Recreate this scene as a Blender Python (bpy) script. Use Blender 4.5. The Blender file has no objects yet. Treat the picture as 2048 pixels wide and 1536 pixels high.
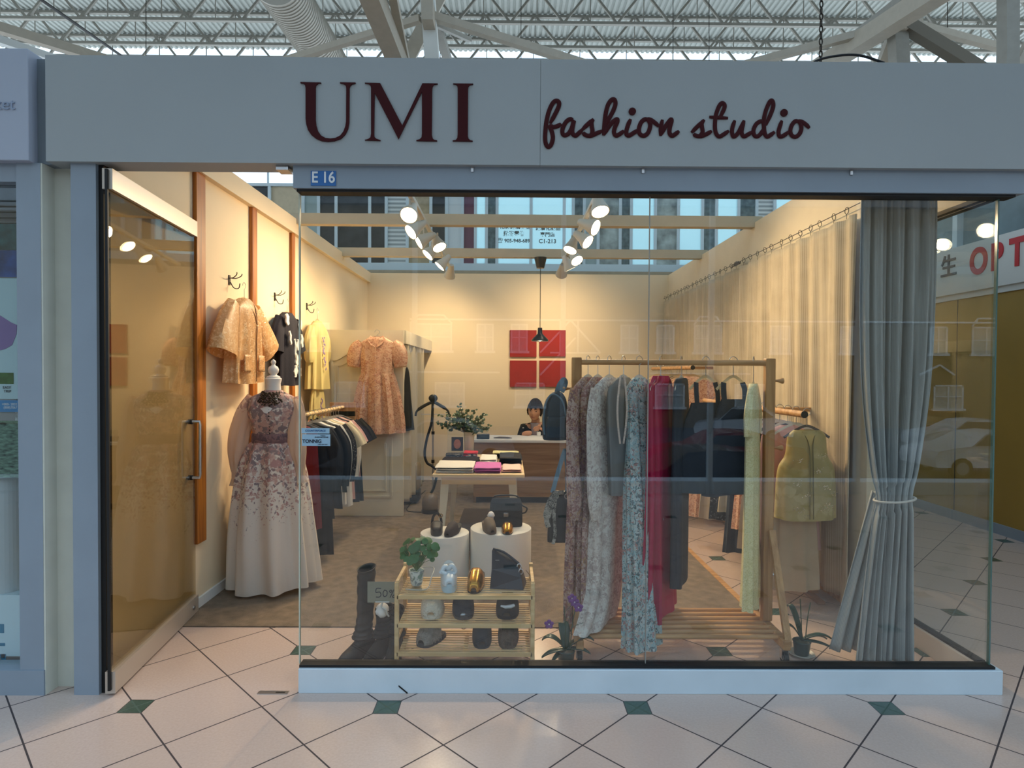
import bpy, math, random
from mathutils import Vector, Matrix
random.seed(7)
SC = bpy.context.scene
COL = SC.collection
PI = math.pi

def lin(v):
    v /= 255.0
    return v / 12.92 if v <= .04045 else ((v + .055) / 1.055) ** 2.4
def C(r, g, b): return (lin(r), lin(g), lin(b), 1.0)

# ------------------------------------------------------------ camera
CAM = Vector((0, -2.92, 1.536)); FP = 1232.0
_p, _y, _r = -.01808, .00623, -.00594
_f = Vector((math.sin(_y) * math.cos(_p), math.cos(_y) * math.cos(_p), math.sin(_p)))
_rt = Vector((math.cos(_y), -math.sin(_y), 0)); _up = _rt.cross(_f)
_r2 = math.cos(_r) * _rt - math.sin(_r) * _up; _u2 = math.sin(_r) * _rt + math.cos(_r) * _up
cd = bpy.data.cameras.new('camera'); cam = bpy.data.objects.new('camera', cd); COL.objects.link(cam)
cd.sensor_width = 36; cd.lens = FP / 2048 * 36; cd.clip_start = .05; cd.clip_end = 300
M = Matrix((_r2, _u2, -_f)).transposed().to_4x4(); M.translation = CAM
cam.matrix_world = M; SC.camera = cam
def ray(px, py): return (px - 1024) / FP * _r2 - (py - 768) / FP * _u2 + _f
def W(px, py, Y):            # measured point of the photo on the plane y=Y
    d = ray(px, py); return CAM + d * ((Y - CAM.y) / d.y)
def WX(px, py, X):
    d = ray(px, py); return CAM + d * ((X - CAM.x) / d.x)
def G(px, py, Z=0.0):
    d = ray(px, py); return CAM + d * ((Z - CAM.z) / d.z)

# ------------------------------------------------------------ world, exposure
w = bpy.data.worlds.new('world'); SC.world = w; w.use_nodes = True
nt = w.node_tree; nt.nodes.clear()
out = nt.nodes.new('ShaderNodeOutputWorld'); bg = nt.nodes.new('ShaderNodeBackground')
tc = nt.nodes.new('ShaderNodeTexCoord'); sp = nt.nodes.new('ShaderNodeSeparateXYZ'); rp = nt.nodes.new('ShaderNodeValToRGB')
nt.links.new(tc.outputs['Generated'], sp.inputs[0]); nt.links.new(sp.outputs[2], rp.inputs[0])
rp.color_ramp.elements[0].position = 0.0; rp.color_ramp.elements[0].color = C(222, 236, 246)
rp.color_ramp.elements[1].position = .7; rp.color_ramp.elements[1].color = C(176, 208, 238)
nt.links.new(rp.outputs[0], bg.inputs[0]); bg.inputs[1].default_value = WORLD_S = 2.15
nt.links.new(bg.outputs[0], out.inputs[0])
SPOT_W = 110.0
SC.view_settings.view_transform = 'Standard'; SC.view_settings.look = 'None'
SC.view_settings.exposure = 0.0; SC.view_settings.gamma = 1.0; SC.view_settings.use_curve_mapping = False
SC.cycles.use_denoising = True
SC.cycles.max_bounces = 8; SC.cycles.diffuse_bounces = 4; SC.cycles.glossy_bounces = 4
SC.cycles.transparent_max_bounces = 12; SC.cycles.transmission_bounces = 4
SC.cycles.caustics_reflective = False; SC.cycles.caustics_refractive = False
SC.cycles.sample_clamp_indirect = 6.0

# ------------------------------------------------------------ materials
def mat(name, col, rough=.6, metal=0.0, var=0.0, vscale=8.0, bump=0.0, bscale=60.0, emit=None, es=0.0, trans=0.0, spec=.5, stretch=None, coat=0.0, alpha=1.0):
    m = bpy.data.materials.new(name); m.use_nodes = True; n = m.node_tree; N = n.nodes; L = n.links
    b = N['Principled BSDF']; b.inputs['Roughness'].default_value = rough; b.inputs['Metallic'].default_value = metal
    b.inputs['Specular IOR Level'].default_value = spec; b.inputs['Base Color'].default_value = col
    b.inputs['Coat Weight'].default_value = coat
    if alpha < 1: b.inputs['Alpha'].default_value = alpha
    co = N.new('ShaderNodeTexCoord'); mp = N.new('ShaderNodeMapping'); L.new(co.outputs['Object'], mp.inputs[0])
    if stretch: mp.inputs['Scale'].default_value = stretch
    if var > 0:
        t = N.new('ShaderNodeTexNoise'); t.inputs['Scale'].default_value = vscale; t.inputs['Detail'].default_value = 5
        L.new(mp.outputs[0], t.inputs['Vector'])
        mx = N.new('ShaderNodeMix'); mx.data_type = 'RGBA'
        mx.inputs['A'].default_value = tuple(max(0, c * (1 - var)) for c in col[:3]) + (1,)
        mx.inputs['B'].default_value = tuple(min(1, c * (1 + var)) for c in col[:3]) + (1,)
        mr = N.new('ShaderNodeMapRange'); mr.inputs[1].default_value = .3; mr.inputs[2].default_value = .7
        L.new(t.outputs['Fac'], mr.inputs[0]); L.new(mr.outputs[0], mx.inputs['Factor']); L.new(mx.outputs['Result'], b.inputs['Base Color'])
    if bump > 0:
        t2 = N.new('ShaderNodeTexNoise'); t2.inputs['Scale'].default_value = bscale; t2.inputs['Detail'].default_value = 3
        L.new(mp.outputs[0], t2.inputs['Vector'])
        bp = N.new('ShaderNodeBump'); bp.inputs['Strength'].default_value = bump; bp.inputs['Distance'].default_value = .01
        L.new(t2.outputs['Fac'], bp.inputs['Height']); L.new(bp.outputs[0], b.inputs['Normal'])
    if emit: b.inputs['Emission Color'].default_value = emit; b.inputs['Emission Strength'].default_value = es
    if trans > 0:
        tr = N.new('ShaderNodeBsdfTranslucent'); tr.inputs[0].default_value = col
        ms = N.new('ShaderNodeMixShader'); ms.inputs[0].default_value = trans
        o = N['Material Output']; L.new(b.outputs[0], ms.inputs[1]); L.new(tr.outputs[0], ms.inputs[2]); L.new(ms.outputs[0], o.inputs[0])
    return m

def wood(name, c1, c2, axis=(1, 1, 12), scale=3.0, rough=.5):
    m = bpy.data.materials.new(name); m.use_nodes = True; N = m.node_tree.nodes; L = m.node_tree.links; b = N['Principled BSDF']
    co = N.new('ShaderNodeTexCoord'); mp = N.new('ShaderNodeMapping'); L.new(co.outputs['Object'], mp.inputs[0])
    mp.inputs['Scale'].default_value = tuple(1.0 / a * 10 for a in axis)
    t = N.new('ShaderNodeTexNoise'); t.inputs['Scale'].default_value = scale; t.inputs['Detail'].default_value = 8; t.inputs['Distortion'].default_value = .6
    L.new(mp.outputs[0], t.inputs['Vector'])
    r = N.new('ShaderNodeValToRGB'); r.color_ramp.elements[0].position = .35; r.color_ramp.elements[1].position = .68
    r.color_ramp.elements[0].color = c1; r.color_ramp.elements[1].color = c2
    L.new(t.outputs['Fac'], r.inputs[0]); L.new(r.outputs[0], b.inputs['Base Color']); b.inputs['Roughness'].default_value = rough
    return m

def floral(name, base, cols, scale=22, cover=.5, trans=.15, zfade=None, rough=.8, distort=.06, fac=.7, soft=.10):
    """printed cloth: blossoms (distorted voronoi cells) over a plain ground; zfade=(z0,z1) lets the print thin out below z1"""
    m = bpy.data.materials.new(name); m.use_nodes = True; N = m.node_tree.nodes; L = m.node_tree.links; b = N['Principled BSDF']
    b.inputs['Roughness'].default_value = rough
    co = N.new('ShaderNodeTexCoord')
    nz = N.new('ShaderNodeTexNoise'); nz.inputs['Scale'].default_value = scale * .8; nz.inputs['Detail'].default_value = 4; L.new(co.outputs['Object'], nz.inputs['Vector'])
    vm = N.new('ShaderNodeVectorMath'); vm.operation = 'MULTIPLY_ADD'; vm.inputs[1].default_value = (distort * 2,) * 3
    L.new(nz.outputs['Color'], vm.inputs[0]); L.new(co.outputs['Object'], vm.inputs[2])
    vo = N.new('ShaderNodeTexVoronoi'); vo.inputs['Scale'].default_value = scale; L.new(vm.outputs[0], vo.inputs['Vector'])
    big = N.new('ShaderNodeTexNoise'); big.inputs['Scale'].default_value = scale * .22; big.inputs['Detail'].default_value = 3; L.new(co.outputs['Object'], big.inputs['Vector'])
    # mask: close to a cell centre and inside a cluster
    a = N.new('ShaderNodeMath'); a.operation = 'MULTIPLY_ADD'; a.inputs[1].default_value = -1.1; a.inputs[2].default_value = .62; L.new(vo.outputs['Distance'], a.inputs[0])
    s = N.new('ShaderNodeMath'); s.operation = 'ADD'; L.new(a.outputs[0], s.inputs[0])
    s2 = N.new('ShaderNodeMath'); s2.operation = 'ADD'; s2.inputs[1].default_value = cover - 1.0; L.new(big.outputs['Fac'], s2.inputs[0]); L.new(s2.outputs[0], s.inputs[1])
    last = s
    if zfade:
        sx = N.new('ShaderNodeSeparateXYZ'); L.new(co.outputs['Object'], sx.inputs[0])
        mr = N.new('ShaderNodeMapRange'); mr.inputs[1].default_value = zfade[0]; mr.inputs[2].default_value = zfade[1]; mr.inputs[3].default_value = -.8; mr.inputs[4].default_value = .18
        L.new(sx.outputs[2], mr.inputs[0]); ad = N.new('ShaderNodeMath'); ad.operation = 'ADD'; L.new(s.outputs[0], ad.inputs[0]); L.new(mr.outputs[0], ad.inputs[1]); last = ad
    m2 = N.new('ShaderNodeMapRange'); m2.inputs[1].default_value = -soft; m2.inputs[2].default_value = soft; m2.inputs[4].default_value = fac; L.new(last.outputs[0], m2.inputs[0])
    rr = N.new('ShaderNodeValToRGB'); rr.color_ramp.interpolation = 'CONSTANT'
    el = rr.color_ramp.elements
    el[0].color = cols[0]; el[1].color = cols[-1]; el[1].position = 1 - 1 / len(cols)
    for i in range(1, len(cols) - 1):
        e = el.new(i / len(cols)); e.color = cols[i]
    sr = N.new('ShaderNodeSeparateXYZ'); L.new(vo.outputs['Color'], sr.inputs[0]); L.new(sr.outputs[0], rr.inputs[0])
    mx = N.new('ShaderNodeMix'); mx.data_type = 'RGBA'; mx.inputs['A'].default_value = base
    L.new(m2.outputs[0], mx.inputs['Factor']); L.new(rr.outputs[0], mx.inputs['B']); L.new(mx.outputs['Result'], b.inputs['Base Color'])
    if trans > 0:
        tr = N.new('ShaderNodeBsdfTranslucent'); L.new(mx.outputs['Result'], tr.inputs[0])
        ms = N.new('ShaderNodeMixShader'); ms.inputs[0].default_value = trans; o = N['Material Output']
        L.new(b.outputs[0], ms.inputs[1]); L.new(tr.outputs[0], ms.inputs[2]); L.new(ms.outputs[0], o.inputs[0])
    return m

def stripes(name, c1, c2, scale=30, trans=.2, axis='Y', rough=.85):
    m = bpy.data.materials.new(name); m.use_nodes = True; N = m.node_tree.nodes; L = m.node_tree.links; b = N['Principled BSDF']
    co = N.new('ShaderNodeTexCoord'); uv = co.outputs['UV']
    wv = N.new('ShaderNodeTexWave'); wv.inputs['Scale'].default_value = scale; wv.inputs['Distortion'].default_value = .15; wv.bands_direction = 'X'; L.new(uv, wv.inputs['Vector'])
    n2 = N.new('ShaderNodeTexNoise'); n2.inputs['Scale'].default_value = 6; L.new(uv, n2.inputs['Vector'])
    mu = N.new('ShaderNodeMath'); mu.operation = 'MULTIPLY'; L.new(wv.outputs['Fac'], mu.inputs[0]); L.new(n2.outputs['Fac'], mu.inputs[1])
    mx = N.new('ShaderNodeMix'); mx.data_type = 'RGBA'; mx.inputs['A'].default_value = c1; mx.inputs['B'].default_value = c2
    L.new(mu.outputs[0], mx.inputs['Factor']); L.new(mx.outputs['Result'], b.inputs['Base Color']); b.inputs['Roughness'].default_value = rough
    tr = N.new('ShaderNodeBsdfTranslucent'); L.new(mx.outputs['Result'], tr.inputs[0])
    ms = N.new('ShaderNodeMixShader'); ms.inputs[0].default_value = trans; o = N['Material Output']
    L.new(b.outputs[0], ms.inputs[1]); L.new(tr.outputs[0], ms.inputs[2]); L.new(ms.outputs[0], o.inputs[0])
    return m

def glass(name, tint=(.955, .968, .958, 1)):
    m = bpy.data.materials.new(name); m.use_nodes = True; N = m.node_tree.nodes; L = m.node_tree.links; N.remove(N['Principled BSDF'])
    t = N.new('ShaderNodeBsdfTransparent'); t.inputs[0].default_value = tint
    g = N.new('ShaderNodeBsdfGlossy'); g.inputs['Roughness'].default_value = 0.0; g.inputs[0].default_value = (1, 1, 1, 1)
    fr = N.new('ShaderNodeFresnel'); fr.inputs[0].default_value = 1.5
    # the facing of a pane is the same from both sides: use the outer index for back faces too
    ge = N.new('ShaderNodeNewGeometry'); lw = N.new('ShaderNodeMath'); lw.operation = 'MULTIPLY_ADD'
    lw.inputs[1].default_value = (1 / 1.5 - 1.5); lw.inputs[2].default_value = 1.5; L.new(ge.outputs['Backfacing'], lw.inputs[0]); 
    mi = N.new('ShaderNodeMixShader'); L.new(fr.outputs[0], mi.inputs[0]); L.new(t.outputs[0], mi.inputs[1]); L.new(g.outputs[0], mi.inputs[2])
    N.remove(ge); N.remove(lw)
    # thin pane: fresnel from the view angle only
    lay = N.new('ShaderNodeLayerWeight'); lay.inputs['Blend'].default_value = .5
    pw = N.new('ShaderNodeMath'); pw.operation = 'POWER'; pw.inputs[1].default_value = 5.0; L.new(lay.outputs['Facing'], pw.inputs[0])
    ma = N.new('ShaderNodeMath'); ma.operation = 'MULTIPLY_ADD'; ma.inputs[1].default_value = .95; ma.inputs[2].default_value = .048; L.new(pw.outputs[0], ma.inputs[0])
    L.new(ma.outputs[0], mi.inputs[0]); N.remove(fr)
    L.new(mi.outputs[0], N['Material Output'].inputs[0])
    return m

# ------------------------------------------------------------ mesh builder
class MB:
    def __init__(s): s.v = []; s.f = []; s.uv = {}
    def add(s, vs, fs):
        o = len(s.v); s.v += [Vector(v) for v in vs]; s.f += [tuple(i + o for i in f) for f in fs]; return o
    def box(s, a, b, bev=0.0):
        x0, y0, z0 = [min(a[i], b[i]) for i in range(3)]; x1, y1, z1 = [max(a[i], b[i]) for i in range(3)]
        if bev <= 0:
            s.add([(x0, y0, z0), (x1, y0, z0), (x1, y1, z0), (x0, y1, z0), (x0, y0, z1), (x1, y0, z1), (x1, y1, z1), (x0, y1, z1)],
                  [(0, 3, 2, 1), (4, 5, 6, 7), (0, 1, 5, 4), (1, 2, 6, 5), (2, 3, 7, 6), (3, 0, 4, 7)])
        else:
            d = min(bev, (x1 - x0) / 2.01, (y1 - y0) / 2.01, (z1 - z0) / 2.01)
            def ring(z, i): return [(x0 + i + d, y0 + i, z), (x1 - i - d, y0 + i, z), (x1 - i, y0 + i + d, z), (x1 - i, y1 - i - d, z), (x1 - i - d, y1 - i, z), (x0 + i + d, y1 - i, z), (x0 + i, y1 - i - d, z), (x0 + i, y0 + i + d, z)]
            e = d * .999
            s.loft([ring(z0, e * .5), ring(z0 + d, 0), ring(z1 - d, 0), ring(z1, e * .5)])
        return s
    def obox(s, c, ax, ay, az):    # oriented box: centre and three half-axes
        c, ax, ay, az = map(Vector, (c, ax, ay, az))
        s.add([c - ax - ay - az, c + ax - ay - az, c + ax + ay - az, c - ax + ay - az, c - ax - ay + az, c + ax - ay + az, c + ax + ay + az, c - ax + ay + az],
              [(0, 3, 2, 1), (4, 5, 6, 7), (0, 1, 5, 4), (1, 2, 6, 5), (2, 3, 7, 6), (3, 0, 4, 7)]); return s
    def bar(s, p, q, w, h, up=(0, 0, 1)):   # rectangular bar from p to q
        p, q = Vector(p), Vector(q); d = q - p; L = d.length; d.normalize(); u = Vector(up)
        if abs(d.dot(u)) > .98: u = Vector((0, 1, 0))
        sd = d.cross(u).normalized(); uu = sd.cross(d)
        return s.obox((p + q) / 2, d * L / 2, sd * w / 2, uu * h / 2)
    def loft(s, rings, cap=True, close=True):
        n = len(rings[0]); o = len(s.v)
        for r in rings: s.v += [Vector(p) for p in r]
        for k in range(len(rings) - 1):
            for i in range(n if close else n - 1):
                j = (i + 1) % n; s.f.append((o + k * n + i, o + k * n + j, o + (k + 1) * n + j, o + (k + 1) * n + i))
        if cap and close:
            s.f.append(tuple(o + i for i in range(n))[::-1]); s.f.append(tuple(o + (len(rings) - 1) * n + i for i in range(n)))
        return s
    def tube(s, pts, r, seg=10, flat=None, cap=True):   # r: number or list; flat=(normal, ratio)
        pts = [Vector(p) for p in pts]; rs = r if isinstance(r, (list, tuple)) else [r] * len(pts); rings = []; prev = None
        for i, p in enumerate(pts):
            t = (pts[min(i + 1, len(pts) - 1)] - pts[max(i - 1, 0)])
            if t.length < 1e-9: t = Vector((0, 0, 1))
            t.normalize()
            if flat: nn = Vector(flat[0]).normalized(); a = t.cross(nn).normalized(); bb = nn * flat[1]
            else:
                if prev is None: u = Vector((0, 0, 1)) if abs(t.z) < .9 else Vector((1, 0, 0)); a = t.cross(u).normalized()
                else: a = (prev - t * prev.dot(t)); a = a.normalized() if a.length > 1e-6 else t.orthogonal().normalized()
                prev = a; bb = t.cross(a)
            rings.append([p + rs[i] * (math.cos(2 * PI * k / seg) * a + math.sin(2 * PI * k / seg) * bb) for k in range(seg)])
        return s.loft(rings, cap)
    def lathe(s, prof, c=(0, 0, 0), seg=32, axis='z'):
        rings = []
        for r, z in prof:
            r = max(r, 1e-5)
            if axis == 'z': rings.append([(c[0] + r * math.cos(2 * PI * k / seg), c[1] + r * math.sin(2 * PI * k / seg), c[2] + z) for k in range(seg)])
            elif axis == 'y': rings.append([(c[0] + r * math.cos(2 * PI * k / seg), c[1] - z, c[2] + r * math.sin(2 * PI * k / seg)) for k in range(seg)])
            else: rings.append([(c[0] + z, c[1] + r * math.cos(2 * PI * k / seg), c[2] + r * math.sin(2 * PI * k / seg)) for k in range(seg)])
        return s.loft(rings)
    def ball(s, c, r, seg=12, sc=(1, 1, 1)):
        rings = []
        for k in range(1, seg):
            a = PI * k / seg; rings.append([(c[0] + sc[0] * r * math.sin(a) * math.cos(2 * PI * i / seg), c[1] + sc[1] * r * math.sin(a) * math.sin(2 * PI * i / seg), c[2] - sc[2] * r * math.cos(a)) for i in range(seg)])
        return s.loft(rings)
    def prism(s, pts, off):       # polygon (3D coplanar) extruded by off
        off = Vector(off); n = len(pts); o = len(s.v); s.v += [Vector(p) for p in pts] + [Vector(p) + off for p in pts]
        s.f.append(tuple(o + i for i in range(n))); s.f.append(tuple(o + n + i for i in range(n))[::-1])
        for i in range(n): j = (i + 1) % n; s.f.append((o + i, o + n + i, o + n + j, o + j))
        return s
    def grid(s, fn, nu, nv, uvs=None):
        o = len(s.v)
        for j in range(nv + 1):
            for i in range(nu + 1):
                s.v.append(Vector(fn(i / nu, j / nv)))
                if uvs: s.uv[len(s.v) - 1] = (i / nu * uvs[0], j / nv * uvs[1])
        for j in range(nv):
            for i in range(nu): a = o + j * (nu + 1) + i; s.f.append((a, a + 1, a + nu + 2, a + nu + 1))
        return s
    def xf(s, m):
        s.v = [m @ v for v in s.v]; return s
    def build(s, name, m, parent=None, smooth=False, solid=0.0, local=False):
        me = bpy.data.meshes.new(name); off = Vector((0, 0, 0))
        if parent is not None and not local:
            pm = parent; mw = parent_matrix(parent).inverted(); s.v = [mw @ v for v in s.v]
        me.from_pydata([tuple(v) for v in s.v], [], s.f); me.update()
        if s.uv:
            ul = me.uv_layers.new(name='UVMap')
            for lp in me.loops: ul.data[lp.index].uv = s.uv.get(lp.vertex_index, (0, 0))
        o = bpy.data.objects.new(name, me); COL.objects.link(o)
        if m is not None: me.materials.append(m)
        if smooth:
            for p in me.polygons: p.use_smooth = True
            try: me.set_sharp_from_angle(angle=math.radians(48))
            except Exception: pass
        if solid:
            md = o.modifiers.new('solid', 'SOLIDIFY'); md.thickness = solid; md.offset = 0
        if parent is not None: o.parent = parent
        return o

def parent_matrix(o):
    m = Matrix.LocRotScale(o.location, o.rotation_euler, o.scale)
    return parent_matrix(o.parent) @ m if o.parent else m
def tag(o, label=None, cat=None, group=None, kind=None):
    if label: o['label'] = label
    if cat: o['category'] = cat
    if group: o['group'] = group
    if kind: o['kind'] = kind
    return o
def thing(name, label, cat, loc=(0, 0, 0), rz=0.0, group=None, kind=None):
    o = bpy.data.objects.new(name, None); COL.objects.link(o); o.location = loc; o.rotation_euler = (0, 0, rz); o.empty_display_size = .05
    return tag(o, label, cat, group, kind)
def struct(o): o['kind'] = 'structure'; return o
def dup(root, loc=None, rz=None, label=None, group=None):
    r = root.copy(); COL.objects.link(r)
    if loc is not None: r.location = loc
    if rz is not None: r.rotation_euler = (0, 0, rz)
    tag(r, label, None, group)
    def kids(a, b):
        for ch in a.children:
            c = ch.copy(); COL.objects.link(c); c.parent = b; kids(ch, c)
    kids(root, r); return r
def text(body, size, m, loc, rot, parent=None, name='lettering', ext=.0015, align='CENTER', bold=0.0, sx=1.0):
    cu = bpy.data.curves.new(name, 'FONT'); cu.body = body; cu.size = size; cu.extrude = ext; cu.align_x = align; cu.align_y = 'CENTER'; cu.offset = bold
    o = bpy.data.objects.new(name, cu); COL.objects.link(o); cu.materials.append(m)
    if parent: 
        o.parent = parent; mw = parent_matrix(parent).inverted() @ Matrix.LocRotScale(Vector(loc), __import__('mathutils').Euler(rot), Vector((sx, 1, 1)))
        o.matrix_local = mw
    else: o.location = loc; o.rotation_euler = rot; o.scale = (sx, 1, 1)
    dg = bpy.context.evaluated_depsgraph_get(); me = bpy.data.meshes.new_from_object(o.evaluated_get(dg)); me.name = name
    n_ = bpy.data.objects.new(name, me); COL.objects.link(n_); n_.parent = o.parent; n_.matrix_local = o.matrix_local.copy() if parent else Matrix.LocRotScale(Vector(loc), __import__('mathutils').Euler(rot), Vector((sx, 1, 1)))
    bpy.data.objects.remove(o); return n_
def smooth_path(pts, n=8):
    pts = [Vector(p) for p in pts]; P = [pts[0]] + pts + [pts[-1]]; o = []
    for i in range(1, len(P) - 2):
        for k in range(n):
            t = k / n; a, b, c, d = P[i - 1], P[i], P[i + 1], P[i + 2]
            o.append(.5 * ((2 * b) + (c - a) * t + (2 * a - 5 * b + 4 * c - d) * t * t + (3 * b - a - 3 * c + d) * t ** 3))
    o.append(pts[-1]); return o
def interp(rows, n):      # smooth interpolation of rows of numbers
    o = []
    P = [rows[0]] + rows + [rows[-1]]
    for i in range(1, len(P) - 2):
        for k in range(n):
            t = k / n; o.append([.5 * ((2 * b) + (c - a) * t + (2 * a - 5 * b + 4 * c - d) * t * t + (3 * b - a - 3 * c + d) * t ** 3) for a, b, c, d in zip(P[i - 1], P[i], P[i + 1], P[i + 2])])
    o.append(list(rows[-1])); return o

# common materials
m_alu = mat('blue grey painted aluminium', C(138, 151, 164), .45, var=.05, vscale=3)
m_alu_l = mat('pale blue painted aluminium sill', C(198, 214, 224), .4, var=.05, vscale=4, bump=.02, bscale=30)
m_black = mat('black rubber', C(14, 14, 15), .6)
m_wall = mat('warm beige wall paint', C(232, 212, 178), .85, var=.03, vscale=2, bump=.03, bscale=150)
m_steel = mat('brushed steel', C(190, 190, 192), .28, 1.0, bump=.03, bscale=90)
m_white = mat('white paint', C(232, 230, 224), .6, var=.02)
m_bam = wood('pale bamboo', C(206, 170, 118), C(232, 202, 152), (12, 1, 1), 2.5)
m_pine = wood('pine wood vertical', C(160, 112, 66), C(198, 152, 100), (1, 1, 14), 3)
m_pineh = wood('pine wood', C(168, 120, 72), C(206, 160, 108), (14, 1, 1), 3)
m_glass = glass('clear shop glass')
m_wire = mat('dark metal wire', C(52, 46, 40), .4, .8)
m_black_plastic = mat('black plastic', C(20, 21, 24), .35)
# ============================================================ SETTING
# ---- tiled mall floor
def floor_mat():
    m = bpy.data.materials.new('cream tiles with dark grout and green insets'); m.use_nodes = True; N = m.node_tree.nodes; L = m.node_tree.links; b = N['Principled BSDF']
    co = N.new('ShaderNodeTexCoord'); s = N.new('ShaderNodeSeparateXYZ'); L.new(co.outputs['Object'], s.inputs[0])
    def mt(op, a, b_=None, c=None):
        n = N.new('ShaderNodeMath'); n.operation = op
        for i, v in enumerate((a, b_, c)):
            if v is None: continue
            if isinstance(v, (int, float)): n.inputs[i].default_value = v
            else: L.new(v, n.inputs[i])
        return n.outputs[0]
    Q = .28725
    p = mt('DIVIDE', mt('ADD', s.outputs[0], 1.6948), Q); q = mt('DIVIDE', mt('ADD', s.outputs[1], .118), Q)
    a = mt('MULTIPLY', mt('ADD', p, q), .5); bb = mt('MULTIPLY', mt('SUBTRACT', p, q), .5)
    da = mt('ABSOLUTE', mt('SUBTRACT', a, mt('ROUND', a))); db = mt('ABSOLUTE', mt('SUBTRACT', bb, mt('ROUND', bb)))
    gr = mt('LESS_THAN', mt('MINIMUM', da, db), .0085)
    ea = mt('SUBTRACT', a, mt('MULTIPLY', mt('ROUND', mt('MULTIPLY', a, .5)), 2.0)); eb = mt('SUBTRACT', bb, mt('MULTIPLY', mt('ROUND', mt('MULTIPLY', bb, .5)), 2.0))
    ins = mt('LESS_THAN', mt('MAXIMUM', mt('ABSOLUTE', mt('ADD', ea, eb)), mt('ABSOLUTE', mt('SUBTRACT', ea, eb))), .185)
    ins2 = mt('LESS_THAN', mt('MAXIMUM', mt('ABSOLUTE', mt('ADD', ea, eb)), mt('ABSOLUTE', mt('SUBTRACT', ea, eb))), .2)
    wn = N.new('ShaderNodeTexWhiteNoise'); cv = N.new('ShaderNodeCombineXYZ'); L.new(mt('FLOOR', a), cv.inputs[0]); L.new(mt('FLOOR', bb), cv.inputs[1]); L.new(cv.outputs[0], wn.inputs[0])
    nz = N.new('ShaderNodeTexNoise'); nz.inputs['Scale'].default_value = 90; nz.inputs['Detail'].default_value = 4; L.new(co.outputs['Object'], nz.inputs['Vector'])
    def mixc(f, A, B):
        n = N.new('ShaderNodeMix'); n.data_type = 'RGBA'
        if isinstance(f, (int, float)): n.inputs['Factor'].default_value = f
        else: L.new(f, n.inputs['Factor'])
        for k, v in (('A', A), ('B', B)):
            if isinstance(v, tuple): n.inputs[k].default_value = v
            else: L.new(v, n.inputs[k])
        return n.outputs['Result']
    t = mixc(mt('MULTIPLY', nz.outputs['Fac'], .9), C(212, 190, 178), C(186, 163, 150))
    t = mixc(mt('MULTIPLY', wn.outputs['Value'], .35), t, C(196, 174, 162))
    g = mixc(nz.outputs['Fac'], C(48, 72, 64), C(78, 100, 88))
    r = mixc(mt('MULTIPLY', gr, 1.0), t, C(60, 52, 54)); r = mixc(ins2, r, C(60, 56, 56)); r = mixc(ins, r, g)
    L.new(r, b.inputs['Base Color']); b.inputs['Roughness'].default_value = .22
    rr = mt('MULTIPLY_ADD', nz.outputs['Fac'], .1, .14); rr = mt('MAXIMUM', rr, mt('MULTIPLY', gr, .8)); L.new(rr, b.inputs['Roughness'])
    return m
struct(MB().box((-14, -4.85, -.08), (14, 18, 0)).build('floor', floor_mat()))
m_carpet = mat('brown grey carpet', C(128, 112, 94), .95, var=.22, vscale=14, bump=.6, bscale=260)
struct(MB().box((-1.99, .76, .0005), (1.56, 5.83, .007)).build('floor_carpet', m_carpet))
struct(MB().box((1.56, .76, .0005), (1.60, 5.83, .012)).build('trim_1', m_pineh))

# ---- shop walls
m_wall_r = mat('right wall beige paint', C(224, 206, 174), .85, var=.03, bump=.03, bscale=150)
wl = MB().box((-2.10, .06, 0), (-2.0, 5.95, 2.94)).build('wall_left', m_wall); struct(wl)
MB().box((-2.0, .16, 2.80), (-1.955, 5.85, 2.94)).build('fascia', m_wall, wl)
struct(MB().box((-2.10, 5.85, 0), (2.36, 5.95, 2.94)).build('wall_back', m_wall))
wr = MB().box((2.27, .14, 2.40), (2.36, 5.85, 2.94)).box((2.27, .95, 0), (2.36, 5.85, 2.40)).build('wall_right', m_wall_r); struct(wr)
struct(MB().box((2.25, 1.0, 0), (2.268, 5.85, .09)).build('baseboard_right', m_pineh))
struct(MB().box((-2.0, 1.02, 0), (-1.985, 5.85, .07)).build('baseboard_left', m_white))
m_beam = mat('taupe painted beam', C(196, 182, 156), .7, var=.04)
for Y in (2.78, 4.34):
    struct(MB().box((-2.08, Y, 2.895), (2.34, Y + .09, 2.995)).build('trim_beam', m_beam))
# battens on the left wall
m_bat = wood('orange oak batten', C(130, 70, 14), C(190, 116, 34), (1, 1, 16), 3)
for i, (y0, y1) in enumerate(((1.0, 1.115), (1.85, 1.94), (2.72, 2.80))):
    b = MB().box((-2.0, y0, .43), (-1.972, y1, 2.80), .003).build('wall_batten', m_bat)
    tag(b, ['tall orange wooden batten on the left wall nearest the glass door', 'orange wooden batten between the cream jacket and the navy knit top', 'orange wooden batten farthest from the door, right of the navy knit top'][i], 'batten', 'wooden battens on the left wall')

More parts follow.
